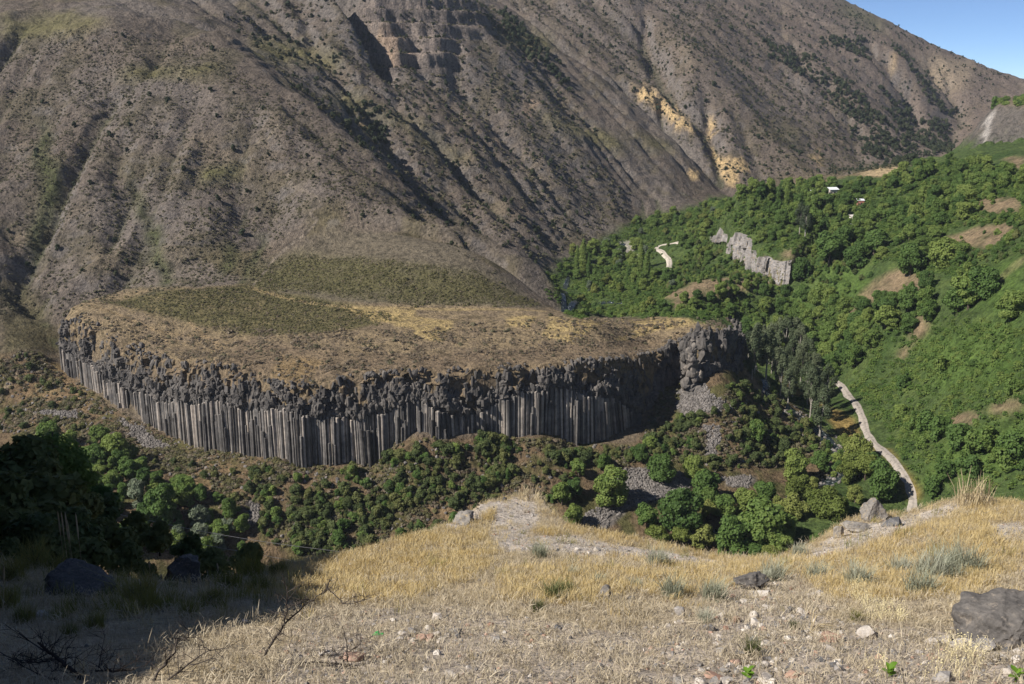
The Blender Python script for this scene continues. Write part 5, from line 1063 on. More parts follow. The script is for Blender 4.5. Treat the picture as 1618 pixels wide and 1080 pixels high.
for u, v, s in [(839,1021,10),(909,1034,8),(913,866,9),(943,867,9),(991,881,8),(385,981,11),(673,1057,9),(691,1031,11),(710,1065,16),(512,1031,14),(621,979,9),(741,1055,9),(930,872,7),(880,1010,7),(960,1052,8),(610,1045,8)]: stone(u, v, s, 'pale', 'small pale stone lying alone on the gravel', 'lone pale stones')
for u, v, s in [(1453,1030,10),(1474,1015,20),(1611,1027,14),(1609,1042,16),(1581,1037,17),(1492,1007,21),(1411,1005,10),(1590,1060,12),(1560,1038,10)]: stone(u, v, s, 'pale', 'pale stone in the grass in front of the dark boulder', 'pale stones by the boulder')
rs_ = np.random.default_rng(77); SP = [(1030,960),(1180,930),(1330,925),(1350,1000),(1340,1060),(1250,1082),(1070,1082),(1050,1000)]; SP2 = [(1440,990),(1618,1010),(1618,1075),(1480,1060)]
for k in range(150):
    u = rs_.uniform(1030, 1618); v = rs_.uniform(925, 1082); kk = rs_.choice(['pale', 'grey', 'grey', 'dark', 'red'], p=[.5, .2, .15, .08, .07])
    if inpoly(np.array([u]), np.array([v]), SP)[0]: stone(u, v, rs_.uniform(4.5, 11), kk, {'pale': 'small whitish', 'grey': 'small grey', 'dark': 'small black', 'red': 'small rusty'}[kk] + ' stone strewn through the stony patch', {'pale': 'small whitish', 'grey': 'small grey', 'dark': 'small black', 'red': 'small rusty'}[kk] + ' stones of the stony patch')
    elif inpoly(np.array([u]), np.array([v]), SP2)[0] and kk in ('pale', 'grey'): stone(u, v, rs_.uniform(4.5, 9), kk, {'pale': 'small whitish', 'grey': 'small grey'}[kk] + ' stone in the grass before the dark boulder', {'pale': 'small whitish', 'grey': 'small grey'}[kk] + ' stones before the boulder')
# boulders and outcrops
def boulder(u, v, wpx, hpx, seed, mat, label, dep=0.8, rz=0.0, sink=0.3, Y=None, name='boulder', lo=0.4):
    q = fhit(u, v + hpx*0.45) if Y is None else P3(u, v + hpx*0.45, Y); k = np.linalg.norm(q)/FPX
    V_, F_ = rock_np(seed, 5, 14, lo, 0.9, 0.11); me = mesh_np('boulder', V_, F_, MAT[mat])
    return obj(name, me, loc=(q[0], q[1] + wpx*k*dep*0.3, q[2] + hpx*k*(0.5-sink*0.5)), rot=(0.1, 0.05, rz), scale=(wpx*k*0.62, wpx*k*0.62*dep, hpx*k*0.66*(1+sink)), label=label, cat='rock')
MAT['boulder'] = rock_mat('dark_lichened_boulder', (0.06,0.056,0.054), (0.105,0.097,0.092), (0.165,0.15,0.138), 3.0, 0.05, 0.2, (0.24,0.205,0.17))
MAT['outcrop'] = rock_mat('pale_ledge_rock', (0.15,0.137,0.125), (0.235,0.215,0.195), (0.33,0.30,0.265), 3.0, 0.04, 0.3, (0.42,0.32,0.18))
boulder(1592, 990, 100, 74, 601, 'boulder', 'big dark angular boulder half buried in dry grass', 0.9, 0.3)
boulder(1384, 810, 38, 25, 602, 'outcrop', 'pointed grey outcrop on the rim of the ledge', 0.8, 0.7)
boulder(1324, 842, 15, 18, 603, 'outcrop', 'small pale block at the rim below the pointed outcrop', 0.9, 0.2)
boulder(1352, 836, 40, 12, 604, 'outcrop', 'low ledge rock between pale block and pointed outcrop', 0.8, 0.1)
boulder(735, 822, 40, 12, 605, 'outcrop', 'pale bare rock on the left flank of the path knoll', 0.8, 0.5)
boulder(1192, 920, 48, 22, 606, 'boulder', 'low dark rock breaking out of the slope beside grey sage', 0.9, 0.4)
boulder(955, 940, 26, 18, 607, 'outcrop', 'small grey rock at the lower edge of the golden grass', 0.9, 0.9)
boulder(122, 930, 80, 46, 608, 'boulder', 'shaded rounded boulder beside yellow weeds', 0.9, 0.2, Y=14.0)
boulder(285, 915, 70, 56, 609, 'boulder', 'dark shaded boulder with slanting edge below the cables', 0.9, 0.9, Y=17.2)
obj('stone', SM['pale'][1], loc=tuple(fhit(66, 974) + [0, 0, 0.02]), scale=0.09, label='small whitish stone lying in the shade left of the weeds', cat='stone')
# gravel
gm_ = [mesh_np('pebble', *rock_np(700+k, 1, 8, 0.5, 0.95, 0), MAT[m]) for k, m in enumerate(('stone_grey', 'stone_grey', 'stone_pale', 'stone_red', 'stone_grey', 'stone_dark'))]
rg = np.random.default_rng(21)
def fscatter(n, dens, y0=5.0, y1=31.0, seed=1, edge=-0.05, xlim=0.72):
    r = np.random.default_rng(seed); y = r.uniform(y0, y1, n); x = r.uniform(-1, 1, n)*y*xlim; k = r.random(n) < (y/y1); k &= np.abs(x) < 19; x, y = x[k], y[k]
    k = y < y_edge(x) - edge; x, y = x[k], y[k]; z = fsample(x, y); u, v = project(x, y, z); d = dens(u, v, x, y); k = r.random(len(x)) < d
    return np.stack([x, y, z], 1)[k]
def inany(u, v, ps):
    m = np.zeros(u.shape, bool)
    for p in ps: m |= inpoly(u, v, p)
    return m
p = fscatter(110000, lambda u, v, x, y: 0.09 + 0.55*inany(u, v, GRAVEL) + 0.5*inany(u, v, PATH), seed=81); p = p[:24000]; gn_stuff('gravel', p, np.random.default_rng(31).lognormal(-4.35, 0.6, len(p)), gm_, 'loose gravel and pebbles strewn over the ledge', 81, 1.0)
# ------------------------------------------------------------------ dry grass
def blades(seed, n, h, R, w, lean=0.35, seedhead=0.0):
    r = np.random.default_rng(seed); V = []; F = []; T3 = []; o = 0
    for k in range(n):
        a = r.uniform(0, 6.28); p = np.array([math.cos(a), math.sin(a), 0])*R*math.sqrt(r.random()); hh = h*r.uniform(0.45, 1.15); a2 = r.uniform(0, 6.28); l = np.array([math.cos(a2), math.sin(a2), 0])*hh*abs(r.normal(0, lean)); sd = np.array([math.sin(a2+r.normal(0, .6)), -math.cos(a2), 0]); sd /= np.linalg.norm(sd); ww = w*r.uniform(.7, 1.3)
        m = p + l*0.35 + [0, 0, hh*0.55]; t = p + l + [0, 0, hh*(1-0.12*r.random())]
        V += [p-sd*ww/2, p+sd*ww/2, m-sd*ww*0.42, m+sd*ww*0.42, t-sd*ww*(0.1+seedhead), t+sd*ww*(0.1+seedhead)]; F += [(o, o+1, o+3, o+2), (o+2, o+3, o+5, o+4)]; o += 6
    return np.array(V), np.array(F)
def straw_mat(name, c1, c2, c3): return foliage_mat(name, c1, c2, c3, 0.3, 1.4)
MAT['straw_gold'] = straw_mat('golden_dry_grass', (0.44,0.325,0.14), (0.54,0.42,0.20), (0.63,0.52,0.30))
MAT['straw_pale'] = straw_mat('pale_dry_grass', (0.37,0.30,0.18), (0.47,0.385,0.24), (0.57,0.48,0.32))
MAT['straw_grey'] = straw_mat('grey_dry_litter', (0.32,0.27,0.19), (0.43,0.365,0.265), (0.54,0.47,0.35))
MAT['weed'] = straw_mat('yellow_green_weeds', (0.13,0.135,0.032), (0.20,0.20,0.05), (0.30,0.265,0.085))
MAT['sage'] = foliage_mat('grey_green_sage', (0.25,0.26,0.185), (0.33,0.34,0.25), (0.42,0.42,0.33), 0.25, 3.0)
MAT['sage_olive'] = foliage_mat('olive_low_plant', (0.07,0.085,0.03), (0.11,0.125,0.045), (0.16,0.165,0.07), 0.2, 3.0)
gA = [mesh_np('grass_clump', *blades(800+k, 26, 0.165, 0.16, 0.007, 0.4, 0.2), MAT['straw_gold']) for k in range(5)]
gB = [mesh_np('grass_clump', *blades(810+k, 24, 0.13, 0.15, 0.007, 0.7, 0.1), MAT['straw_pale']) for k in range(5)]
gC = [mesh_np('litter_clump', *blades(820+k, 22, 0.07, 0.16, 0.008, 1.0, 0.0), MAT['straw_grey']) for k in range(5)]
gD = [mesh_np('weed_clump', *blades(830+k, 34, 0.20, 0.12, 0.006, 0.5, 0.0), MAT['weed']) for k in range(4)]
GOLD = [[(430,905),(560,875),(640,852),(700,835),(775,800),(790,800),(775,850),(790,875),(760,910),(640,950),(500,960),(430,945)], [(850,835),(900,832),(1000,852),(1100,874),(1170,887),(1240,885),(1220,920),(1100,945),(1000,940),(900,960),(800,950),(790,905),(880,892),(1000,905),(1080,905),(960,880),(860,860)], [(1240,892),(1320,880),(1400,855),(1480,825),(1560,790),(1618,798),(1618,905),(1540,940),(1400,950),(1250,950),(1230,920)]]
SHADE = [[(0,860),(430,890),(420,940),(300,990),(0,1000)]]
nzp = lambda x, y, s, o=0.0: fbm(x/s + o, y/s - o, 3)
p = fscatter(150000, lambda u, v, x, y: np.where(inany(u, v, PATH), 0.015, np.where(inany(u, v, GOLD), np.clip(0.42 + 0.9*nzp(x, y, 1.3), 0.05, 0.9), 0.05*np.clip(0.4+1.6*nzp(x, y, 1.5), 0, 1)))*(1-0.93*inany(u, v, GRAVEL))*np.clip((y-11)/4, 0.05, 1), seed=82); p = p[:17000]
gn_stuff('golden_grass', p, np.random.default_rng(32).uniform(0.5, 1.1, len(p)), gA, 'golden dry grass standing along the rim of the ledge', 82, 0.12)
p = fscatter(150000, lambda u, v, x, y: np.where(inany(u, v, PATH), 0.02, 0.22*np.clip(0.55 + 1.5*nzp(x, y, 1.0, 7), 0.08, 1))*(1-0.65*inany(u, v, GRAVEL)), seed=83); p = p[:17000]
gn_stuff('pale_grass', p, np.random.default_rng(33).uniform(0.45, 1.1, len(p))*np.clip(p[:, 1]/15, 0.4, 1), gB, 'pale bent dry grass covering the ledge', 83, 0.2)
p = fscatter(260000, lambda u, v, x, y: np.where(inany(u, v, PATH), 0.08, 0.35)*np.clip(0.7 + 1.2*nzp(x, y, 0.7, 3), 0.1, 1), seed=84); p = p[:26000]
gn_stuff('dry_litter', p, np.random.default_rng(34).uniform(0.5, 1.2, len(p)), gC, 'grey dry litter and flattened stems on the gravel', 84, 0.4)
p = fscatter(90000, lambda u, v, x, y: 0.012*np.clip(nzp(x, y, 0.9, 11)*4, 0, 1) + 0.20*inpoly(u, v, [(330,880),(470,880),(480,930),(300,1000),(120,1010),(0,1080),(0,880)])*np.clip(0.2+2*nzp(x, y, 0.8, 5), 0, 1), seed=85); p = p[p[:, 1] > 11.5][:2200]
gn_stuff('green_weeds', p, np.random.default_rng(35).uniform(0.6, 1.5, len(p)), gD, 'yellow-green weeds at the shaded edge of the ledge', 85, 0.2)
# grass over the lip, seen edge-on
p = fscatter(60000, lambda u, v, x, y: (y > y_edge(x) - 0.5)*(u > 440)*(1-0.7*inany(u, v, PATH))*0.9, seed=86, edge=-0.35); p = p[:3500]
gn_stuff('rim_grass', p, np.random.default_rng(36).uniform(0.35, 0.9, len(p)), gA + gB, 'dry grass fringing the lip of the ledge', 86, 0.2)
# ------------------------------------------------------------------ single plants of the ledge
def shrub_mesh(name, seed, n, h, R, mat, w=0.014, lean=0.55):
    V1, F1 = blades(seed, n, h, R*0.35, w, lean); return mesh_np(name, V1, F1, MAT[mat])
sgm = [shrub_mesh('sage_foliage', 840+k, 330, 0.34, 0.5, 'sage', 0.008, 0.6) for k in range(4)]; som = [shrub_mesh('plant_foliage', 850+k, 300, 0.32, 0.42, 'sage_olive', 0.008, 0.6) for k in range(3)]; wdm = [shrub_mesh('weed_foliage', 860+k, 300, 0.36, 0.5, 'weed', 0.006, 0.65) for k in range(3)]
stm = mesh_np('woody_stem', *merge([tube_np([(0,0,-0.04), (0.02*math.cos(a), 0.02*math.sin(a), 0.08), (0.13*math.cos(a), 0.13*math.sin(a), 0.24)], [0.010, 0.007, 0.002], 5) for a in np.arange(5)*1.257]), MAT['bark'], True)
def shrub(u, v, wpx, pool, name, label, cat, group=None, hs=1.0):
    q = fhit(u, v + wpx*0.22); s = wpx*np.linalg.norm(q)/FPX/0.52; z = fsample(q[0], q[1])[0]
    e = obj(name, None, loc=(q[0], q[1], z), rot=(0, 0, random.uniform(0, 6.28)), scale=(s, s, s*hs), label=label, cat=cat, group=group); e.empty_display_size = 0.1
    obj('woody_stem', stm, e); obj('foliage', random.choice(pool), e); return e
for u, v, w in [(852,873,36),(1039,885,44),(948,917,26),(1062,933,52),(1127,938,52),(1114,977,32),(1005,925,26),(905,905,24)]: shrub(u, v, w, sgm, 'sage_shrub', 'grey-green sage clump in the golden grass below the path', 'shrub', 'sage clumps below the path')
for u, v, w in [(1210,912,32),(1223,907,48),(1288,906,40),(1235,868,44),(1262,872,30)]: shrub(u, v, w, sgm, 'sage_shrub', 'grey-green sage clump beside the low dark rock', 'shrub', 'sage clumps by the low rock')
for u, v, w in [(1355,914,52),(1422,896,40),(1471,901,62),(1523,893,70),(1453,927,60),(1495,895,60),(1500,905,48)]: shrub(u, v, w, sgm, 'sage_shrub', 'grey-green sage clump on the grassy slope above the boulder', 'shrub', 'sage clumps above the boulder')
for u, v, w in [(875,938,50),(849,959,32),(895,930,30)]: shrub(u, v, w, som, 'olive_shrub', 'low olive plant at the lower edge of the golden grass', 'plant', 'olive plants at the golden grass')
shrub(1189,1026,40,som,'olive_shrub','dark green plant growing in the middle of the stony patch','plant', hs=1.1)
shrub(1612,992,40,som,'olive_shrub','dark green plant growing against the big dark boulder','plant', hs=1.3)
shrub(1255,989,22,som,'olive_shrub','small grey-green plant right of the round white stones','plant')
shrub(1352,975,22,wdm,'weed_plant','small yellow-green plant near the lone white stone','plant')
shrub(1540,790,44,[mesh_np('dry_foliage', *blades(870, 160, 0.5, 0.3, 0.012, 0.5), MAT['straw_pale'])],'dry_tussock','tall dry tussock on the top of the right knoll','plant')
shrub(835,782,34,[mesh_np('dry_foliage', *blades(871, 130, 0.3, 0.3, 0.012, 0.6), MAT['straw_pale'])],'dry_tussock','pale dry tussock on the tip of the path knoll','plant')
for u, v, w in [(222,938,70),(240,955,44)]: shrub(u, v, w, wdm, 'weed_plant', 'tall yellow-green weed standing between the shaded boulders', 'plant', 'weeds between the boulders')
for u, v, w in [(395,900,60),(425,885,46),(365,920,50),(340,945,44),(410,925,44),(440,900,40),(300,965,40)]: shrub(u, v, w, wdm, 'weed_plant', 'feathery yellow-green weed where the grass drops into shade', 'plant', 'weeds at the shaded drop')
for u, v, w in [(55,885,60),(20,905,50),(90,895,44),(10,950,50),(40,975,40),(150,985,40),(110,1000,36)]: shrub(u, v, w, wdm, 'weed_plant', 'straggling weed in the shade around the rounded boulder', 'plant', 'weeds round the rounded boulder')
# green sprouts with broad leaves
MAT['sprout'] = foliage_mat('bright_green_leaf', (0.10,0.20,0.02), (0.15,0.27,0.03), (0.20,0.33,0.05), 0.35, 8.0)
def leaf_np(L, Wd):
    t = np.linspace(0, 1, 5); w = Wd*np.sin(np.pi*np.clip(t*0.94+0.04, 0, 1))**0.8; z = 0.25*L*np.sin(t*2.2)
    V_ = np.concatenate([np.stack([t*L, -w, z+w*0.3], 1), np.stack([t*L, w*0, z], 1), np.stack([t*L, w, z+w*0.3], 1)]); F_ = [(a*5+i, a*5+i+1, (a+1)*5+i+1, (a+1)*5+i) for a in (0, 1) for i in range(4)]
    return V_, np.array(F_)
leaf_me = mesh_np('leaf', *leaf_np(0.10, 0.030), MAT['sprout'], True)
for u, v, lab_ in [(1404,1070,'bright green broad-leaved sprout on bare gravel below the white stone'), (1181,1074,'bright green broad-leaved sprout among stones of the stony patch'), (1604,1078,'bright green broad-leaved sprout in grass below the big boulder')]:
    q = fhit(u, v); e = obj('leafy_sprout', None, loc=tuple(q), label=lab_, cat='plant'); e.empty_display_size = 0.05
    obj('stem', mesh_np('stem', *tube_np([(0,0,-0.02), (0.005,0,0.04), (0,0.005,0.09)], [0.005, 0.004, 0.002], 5), MAT['sprout']), e)
    for k in range(9): obj('leaf', leaf_me, e, loc=(0, 0, 0.02 + 0.008*k), rot=(random.uniform(-.3,.3), random.uniform(-.7, .0), k*2.4), scale=random.uniform(0.6, 1.05))
# pale flower heads
MAT['flower'], n_, b_ = new_mat('pale_yellow_dry_flower'); b_.inputs['Base Color'].default_value = (0.62, 0.54, 0.32, 1)
fl = mesh_np('flower_head', *(lambda V_, F_: (V_*[0.011, 0.011, 0.008] + [0, 0, 0.0], F_))(*ICO[1]), MAT['flower'])
def fstem(seed):
    V1, F1 = blades(seed, 5, 0.16, 0.03, 0.004, 0.4); r = np.random.default_rng(seed); tips = V1.reshape(-1, 6, 3)[:, 4]
    pr = [(ICO[1][0]*[0.0065, 0.0065, 0.005] + t, ICO[1][1]) for t in tips]; V2, F2 = merge(pr)
    me = mesh_np('flower_stem', np.concatenate([V1, V2]), [F1, F2+len(V1)], MAT['flower']); return me
fsm = [fstem(880+k) for k in range(4)]
FZ = [[(1360,950),(1420,955),(1430,985),(1370,985)], [(1490,1010),(1560,1025),(1550,1060),(1500,1050)], [(1460,1045),(1540,1055),(1530,1080),(1450,1080)], [(1370,1050),(1400,1045),(1395,1075),(1370,1080)], [(1340,925),(1375,930),(1375,955),(1345,955)]]
p = fscatter(120000, lambda u, v, x, y: inany(u, v, FZ)*0.16, seed=87, y1=16); p = p[:420]
gn_stuff('dry_flowers', p, np.random.default_rng(37).uniform(0.7, 1.2, len(p)), fsm, 'pale yellow dry flower heads in the grass by the boulder', 87, 0.15)
# ------------------------------------------------------------------ dead branches, stalks, scrap, cables
MAT['dead'] = rock_mat('dead_dark_wood', (0.030,0.024,0.021), (0.055,0.045,0.040), (0.10,0.085,0.075), 20, 0.004)
def branch(stems, seed, label, twig=0.35, group=None, name='dead_branch'):
    """stems: lists of (u, v, forward distance, radius)"""
    r = np.random.default_rng(seed); first = P3(*stems[0][0][:3]); base = first
    e = obj(name, None, loc=tuple(base), label=label, cat='branch', group=group); e.empty_display_size = 0.05
    tw = []
    for k, st in enumerate(stems):
        pts = np.array([P3(*s[:3]) for s in st]) - base; rad = [s[3] for s in st]; pts = smooth_line(pts, 4); rad = np.interp(np.linspace(0, 1, len(pts)), np.linspace(0, 1, len(rad)), rad)
        pts[1:-1] += r.normal(0, 0.006, pts[1:-1].shape)
        obj('stem', mesh_np('stem', *tube_np(pts, rad, 6), MAT['dead'], True), e)
        for i in range(1, len(pts)):
            for _ in range(2):
                if r.random() < twig:
                    d = r.normal(size=3); d[2] = abs(d[2])*0.6; d /= np.linalg.norm(d); L = r.uniform(0.08, 0.26); a = pts[i]; b = a + d*L*0.5 + r.normal(0, .02, 3); c = b + (d + r.normal(0, .5, 3))*L*0.4
                    tw.append(tube_np([a, b, c], [min(rad[i]*0.6, 0.006), 0.003, 0.0012], 4))
                    for _ in range(2):
                        c2 = b + (d + r.normal(0, .8, 3))*L*0.35; tw.append(tube_np([b, (b+c2)/2 + r.normal(0, .01, 3), c2], [0.0028, 0.002, 0.001], 4))
    if tw: obj('twigs', mesh_np('twigs', *merge(tw), MAT['dead'], True), e, kind='stuff')
    return e
def gY(u, v, d=0.0): return fhit(u, v)[1] + d
b0 = gY(414, 1044)
branch([[(414,1046,b0,0.014),(432,1012,b0+.12,0.012),(450,985,b0+.2,0.010),(452,960,b0+.25,.008),(454,935,b0+.3,0.006),(445,907,b0+.35,0.003)], [(450,985,b0+.2,0.010),(479,956,b0+.35,0.008),(500,944,b0+.4,0.006),(518,931,b0+.5,0.004)], [(479,956,b0+.35,.006),(486,935,b0+.4,.004),(487,915,b0+.45,.002)], [(518,931,b0+.5,0.004),(536,946,b0+.4,0.005),(548,955,b0+.35,0.005),(588,944,b0+.3,0.003)]], 1, 'leafless dark shrub stem forking above the gravel', 0.5, name='dead_shrub')
b0 = gY(549, 1056)
branch([[(440,1056,b0-.02,0.009),(490,1046,b0+.05,.009),(549,1052,b0+.05,0.010),(590,1075,b0-.1,0.008)], [(549,1052,b0+.05,.009),(548,1030,b0+.12,.007),(544,1000,b0+.2,.004)], [(549,1030,b0+.1,.005),(565,1020,b0+.15,.004),(572,1012,b0+.2,.002)], [(549,1050,b0+.05,.006),(533,1035,b0+.1,.004),(529,1028,b0+.12,.002)]], 2, 'dead branch lying over the pinkish slab', 0.6)
b0 = gY(240, 1076)
branch([[(240,1078,b0,0.012),(258,1050,b0+.1,.011),(275,1030,b0+.15,.009),(281,1008,b0+.2,0.006)], [(281,1008,b0+.2,.005),(300,1012,b0+.2,.003)], [(262,1078,b0,.010),(290,1056,b0+.1,.008),(324,1031,b0+.2,.005),(352,1024,b0+.25,.003)], [(300,1050,b0+.1,.006),(340,1040,b0+.15,.004)]], 3, 'curved dead branches rising side by side from the litter', 0.5)
b0 = gY(133, 1076)
branch([[(60,1015,b0+.5,.009),(85,1035,b0+.35,.016),(110,1055,b0+.15,.018),(140,1080,b0,.020)], [(95,1040,b0+.3,.010),(60,1046,b0+.3,.008),(20,1040,b0+.3,.004)], [(150,1060,b0+.15,.008),(180,1060,b0+.15,.010),(213,1056,b0+.2,.007)], [(30,1000,b0+.5,.005),(70,1028,b0+.4,.006)], [(0,1030,b0+.3,.005),(50,1060,b0+.15,.005),(100,1078,b0,.004)]], 4, 'heap of dark dead brushwood in the shaded corner', 0.95)
b0 = gY(60, 1060)
branch([[(0,1075,b0,.006),(40,1050,b0+.1,.006),(80,1030,b0+.2,.004)], [(10,1040,b0+.2,.006),(60,1060,b0+.1,.006),(120,1050,b0+.15,.003)], [(100,1075,b0,.007),(90,1045,b0+.15,.005),(100,1020,b0+.25,.003)], [(180,1078,b0-.1,.006),(160,1045,b0+.1,.005),(165,1010,b0+.25,.002)]], 5, 'tangle of thin grey twigs beside the brushwood heap', 1.0)
b0 = gY(620, 1056)
branch([[(615,1066,b0,.009),(625,1056,b0+.03,.011),(635,1045,b0+.05,.008)]], 6, 'short thick dead stick lying on the gravel', 0.1)
# dry seed stalks in the shade
MAT['stalk'] = straw_mat('grey_dry_stalk', (0.25,0.20,0.13), (0.36,0.30,0.20), (0.45,0.38,0.27))
stk_s = mesh_np('stem', *tube_np([(0,0,0), (0.01,0,0.4), (0,0.01,0.75)], [0.006, 0.005, 0.003], 5), MAT['stalk']); stk_h = mesh_np('seed_head', *tube_np([(0,0.01,0.70), (0,0.01,0.80), (0.0,0.01,0.95), (0,0.01,1.0)], [0.004, 0.016, 0.013, 0.003], 6), MAT['stalk'])
for (u, v, hp, Y) in [(93,826,20,17.2),(99,832,26,17.2),(108,840,20,17.2),(122,836,28,17.2),(104,824,16,17.4)]:
    q = P3(u, v, Y); g = fsample(q[0], q[1])[0]; hgt = max((q[2] - g) + hp*Y*1.1/FPX, hp*Y*1.1/FPX); e = obj('dry_stalk', None, loc=(q[0], q[1], q[2]+hp*Y*1.1/FPX-hgt), scale=(1, 1, hgt), label='dry seed stalk standing before the dark shaded bushes', cat='plant', group='seed stalks before the bushes'); obj('stem', stk_s, e); obj('seed_head', stk_h, e)
for (u, v, hp) in [(238,930,44),(258,935,28),(317,945,36),(331,942,30),(4,990,90),(350,930,40),(300,955,30)]:
    q = fhit(u, v); hgt = hp*np.linalg.norm(q)/FPX; e = obj('dry_stalk', None, loc=tuple(q), rot=(random.uniform(-.15,.15), random.uniform(-.15,.15), 0), scale=(1, 1, hgt), label='thin dry stalk rising from the weeds at the shaded drop', cat='plant', group='stalks at the shaded drop'); obj('stem', stk_s, e); obj('seed_head', stk_h, e)
# curled straw leaves
q = fhit(1282, 1000); cv = []
for k, (dx, dz) in enumerate(((0.35, 0.10), (0.30, 0.04), (0.22, 0.2), (0.14, 0.26), (0.38, 0.01))): cv.append(tube_np([(-0.02, 0, 0), (dx*0.3, 0.03*k, dz*0.8+0.04), (dx*0.7, 0.05*k, dz), (dx, 0.06*k, dz*0.7)], [0.004, 0.009, 0.007, 0.002], 5))
obj('dry_leaf_bundle', mesh_np('dry_leaf_bundle', *merge(cv), MAT['straw_pale'], True), loc=tuple(q), label='bundle of long curled straw leaves right of the stony patch', cat='dry leaves')
# green scrap
V_, F_ = ICO[2]; w_ = 1 + 0.9*fbm(V_[:,0]*2.1+3, V_[:,1]*2.1+V_[:,2]*3, 3); MAT['scrap'], n_, b_ = new_mat('green_plastic'); b_.inputs['Base Color'].default_value = (0.02, 0.33, 0.07, 1); b_.inputs['Roughness'].default_value = 0.35
q = fhit(597, 1003); obj('plastic_scrap', mesh_np('plastic_scrap', V_*w_[:, None]*[0.055, 0.04, 0.028], F_, MAT['scrap']), loc=tuple(q + [0, 0, 0.012]), label='small crumpled bright green plastic scrap on the gravel', cat='litter')
# cables
MAT['cable'], n_, b_ = new_mat('weathered_cable'); b_.inputs['Base Color'].default_value = (0.30, 0.29, 0.28, 1); b_.inputs['Roughness'].default_value = 0.5
def cable(px, lab_):
    pts = smooth_line(np.array([P3(*p) for p in px]), 8); base = pts[0]
    obj('utility_cable', mesh_np('utility_cable', *tube_np(pts-base, [0.016]*len(pts), 6), MAT['cable'], True), loc=tuple(base), label=lab_, cat='cable')
cable([(-60,752,58),(60,784,58),(153,805,58),(240,823,58.5),(330,841,59),(420,856,60),(510,868,61),(640,884,63)], 'upper pale cable strung across the tree tops of the gorge')
cable([(-60,785,60),(60,810,60),(151,829,60),(267,851,60.5),(330,862,61),(420,878,62),(520,896,63)], 'lower thin cable strung across the tree tops of the gorge')
# shaded trees on the near slope
for u, v, d, Y, lab_ in [(82,738,125,45,'largest dark walnut tree in the shade of the near slope'), (45,800,120,40,'shaded dark tree in front of the walnut tree'), (150,800,70,52,'small shaded tree right of the walnut tree')]:
    q = P3(u, v, Y); hgt = d*np.linalg.norm(q)/FPX; plant('walnut', q[0], q[1], q[2]-hgt*0.55, hgt*1.1, lab_, 'tree', None)
for u, v, d, Y in [(60,865,70,20),(200,880,60,21),(250,845,50,24),(340,890,60,20.5),(390,880,50,22),(20,830,80,21),(410,905,40,20),(120,845,90,22),(170,850,70,23),(90,830,90,23),(300,868,60,23),(230,905,40,18.5),(10,880,60,18.5),(60,760,80,30),(150,815,70,34),(215,835,60,34),(140,872,80,19.5),(95,860,80,19),(40,845,90,20),(10,800,110,25),(70,800,110,27),(30,745,110,32),(110,800,90,30)]:
    q = P3(u, v, Y); hgt = d*np.linalg.norm(q)/FPX/1.2; plant('bush', q[0], q[1], q[2]-hgt*0.5, hgt, 'dark bush in shade among the boulders of the near slope', 'bush', 'shaded bushes of the near slope')
# ------------------------------------------------------------------ huts in the orchard
MAT['tin'], n_, b_ = new_mat('white_tin_roof'); b_.inputs['Base Color'].default_value = (0.72, 0.74, 0.76, 1); b_.inputs['Roughness'].default_value = 0.5
MAT['plaster'] = rock_mat('pale_plaster', (0.45,0.40,0.35), (0.55,0.50,0.45), (0.62,0.58,0.52), 1.0, 0.01)
MAT['pink'] = rock_mat('pink_plaster', (0.45,0.17,0.13), (0.52,0.21,0.17), (0.58,0.27,0.22), 1.0, 0.01)
MAT['door'], n_, b_ = new_mat('dark_opening'); b_.inputs['Base Color'].default_value = (0.03, 0.03, 0.035, 1)
def boxm(name, a, b, mat):
    (x0_, y0_, z0_), (x1_, y1_, z1_) = a, b; V_ = [(x, y, z) for z in (z0_, z1_) for x, y in ((x0_, y0_), (x1_, y0_), (x1_, y1_), (x0_, y1_))]
    return mesh_np(name, V_, np.array([(3,2,1,0),(4,5,6,7),(0,1,5,4),(1,2,6,5),(2,3,7,6),(3,0,4,7)]), MAT[mat])
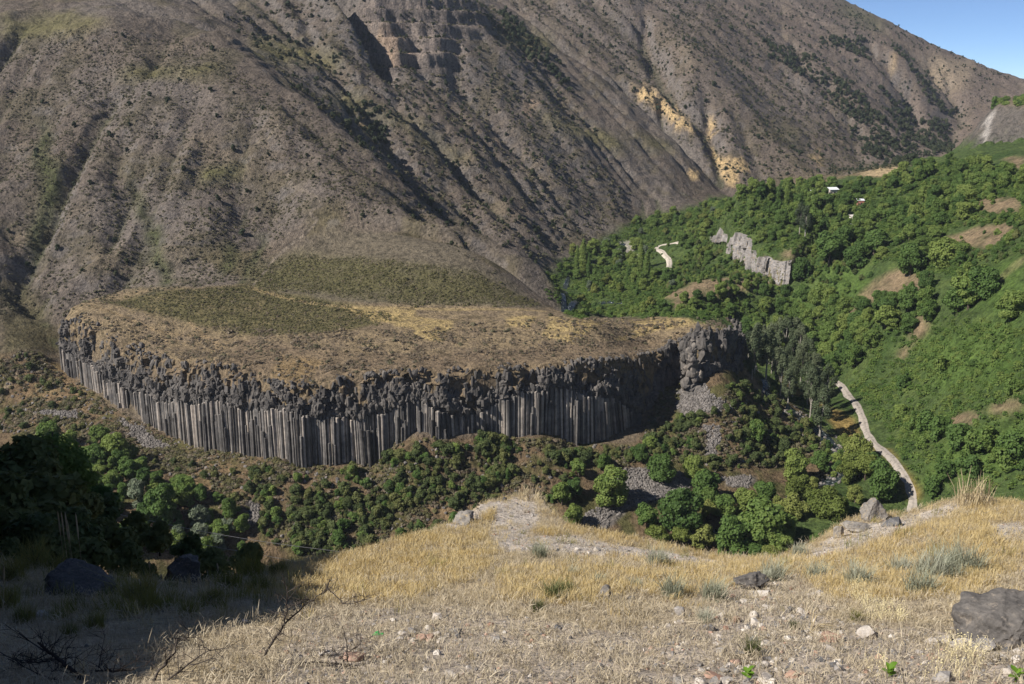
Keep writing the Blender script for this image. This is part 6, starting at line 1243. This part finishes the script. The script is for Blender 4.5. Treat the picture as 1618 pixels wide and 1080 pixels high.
def hut(u, v, w, d, h, wall, roof, label, rz=0.0, lean=0.6):
    q = hit([u], [v])[0]; e = obj('garden_hut', None, loc=(q[0], q[1], q[2]-0.4), rot=(0, 0, rz), label=label, cat='hut')
    obj('wall', boxm('wall', (-w/2, -d/2, 0), (w/2, d/2, h), wall), e)
    V_ = np.array([(-w/2-.3, -d/2-.4, h+.02), (w/2+.3, -d/2-.4, h+.02), (w/2+.3, d/2+.3, h+lean), (-w/2-.3, d/2+.3, h+lean)]); V_ = np.concatenate([V_, V_+[0, 0, 0.12]])
    obj('roof', mesh_np('roof', V_, np.array([(3,2,1,0),(4,5,6,7),(0,1,5,4),(1,2,6,5),(2,3,7,6),(3,0,4,7)]), MAT[roof]), e)
    obj('door', boxm('door', (-w*0.05, -d/2-0.03, 0.3), (w*0.05+0.7, -d/2+0.02, 2.1), 'door'), e)
    obj('window', boxm('window', (-w*0.38, -d/2-0.03, 1.0), (-w*0.38+0.9, -d/2+0.02, 1.9), 'door'), e)
hut(1316, 306, 7, 4, 3.6, 'plaster', 'tin', 'white-roofed hut in the upper orchard below the straw field', 0.2, 1.4)
hut(1284, 308, 2.6, 2.4, 3.0, 'plaster', 'tin', 'tiny white hut left of the white-roofed hut', 0.1, 0.9)
hut(1359, 323, 4.6, 3, 3.4, 'pink', 'tin', 'pink-walled hut with pale roof in the middle of the orchard', -0.1, 0.8)
hut(1340, 360, 4.5, 3, 2.4, 'plaster', 'tin', 'low white shed in front of the tan-roofed hut', 0.2, 0.6)
hut(1350, 352, 6, 4, 4.4, 'plaster', 'plaster', 'tan-roofed hut in the orchard above the tall poplars', 0.3, 1.2)

# ------------------------------------------------------------------ the summer haze that fills the gorge
mh = bpy.data.materials.new('thin_summer_haze'); mh.use_nodes = True; n_ = mh.node_tree; n_.nodes.clear(); o_ = n_.nodes.new('ShaderNodeOutputMaterial'); pv_ = n_.nodes.new('ShaderNodeVolumePrincipled')
pv_.inputs['Color'].default_value = (0.78, 0.87, 1.0, 1); pv_.inputs['Density'].default_value = 0.000055; pv_.inputs['Anisotropy'].default_value = 0.2; n_.links.new(pv_.outputs[0], o_.inputs['Volume'])
zt_ = float(max(H.max(), 20.0)) + 25.0
hb = [(x, y, z) for z in (-236.0, zt_) for x, y in ((-3100, -3100), (3100, -3100), (3100, 3100), (-3100, 3100))]
obj('haze', mesh_np('haze', hb, np.array([(3,2,1,0),(4,5,6,7),(0,1,5,4),(1,2,6,5),(2,3,7,6),(3,0,4,7)]), mh), kind='stuff', label='thin bluish summer haze filling the air of the gorge')
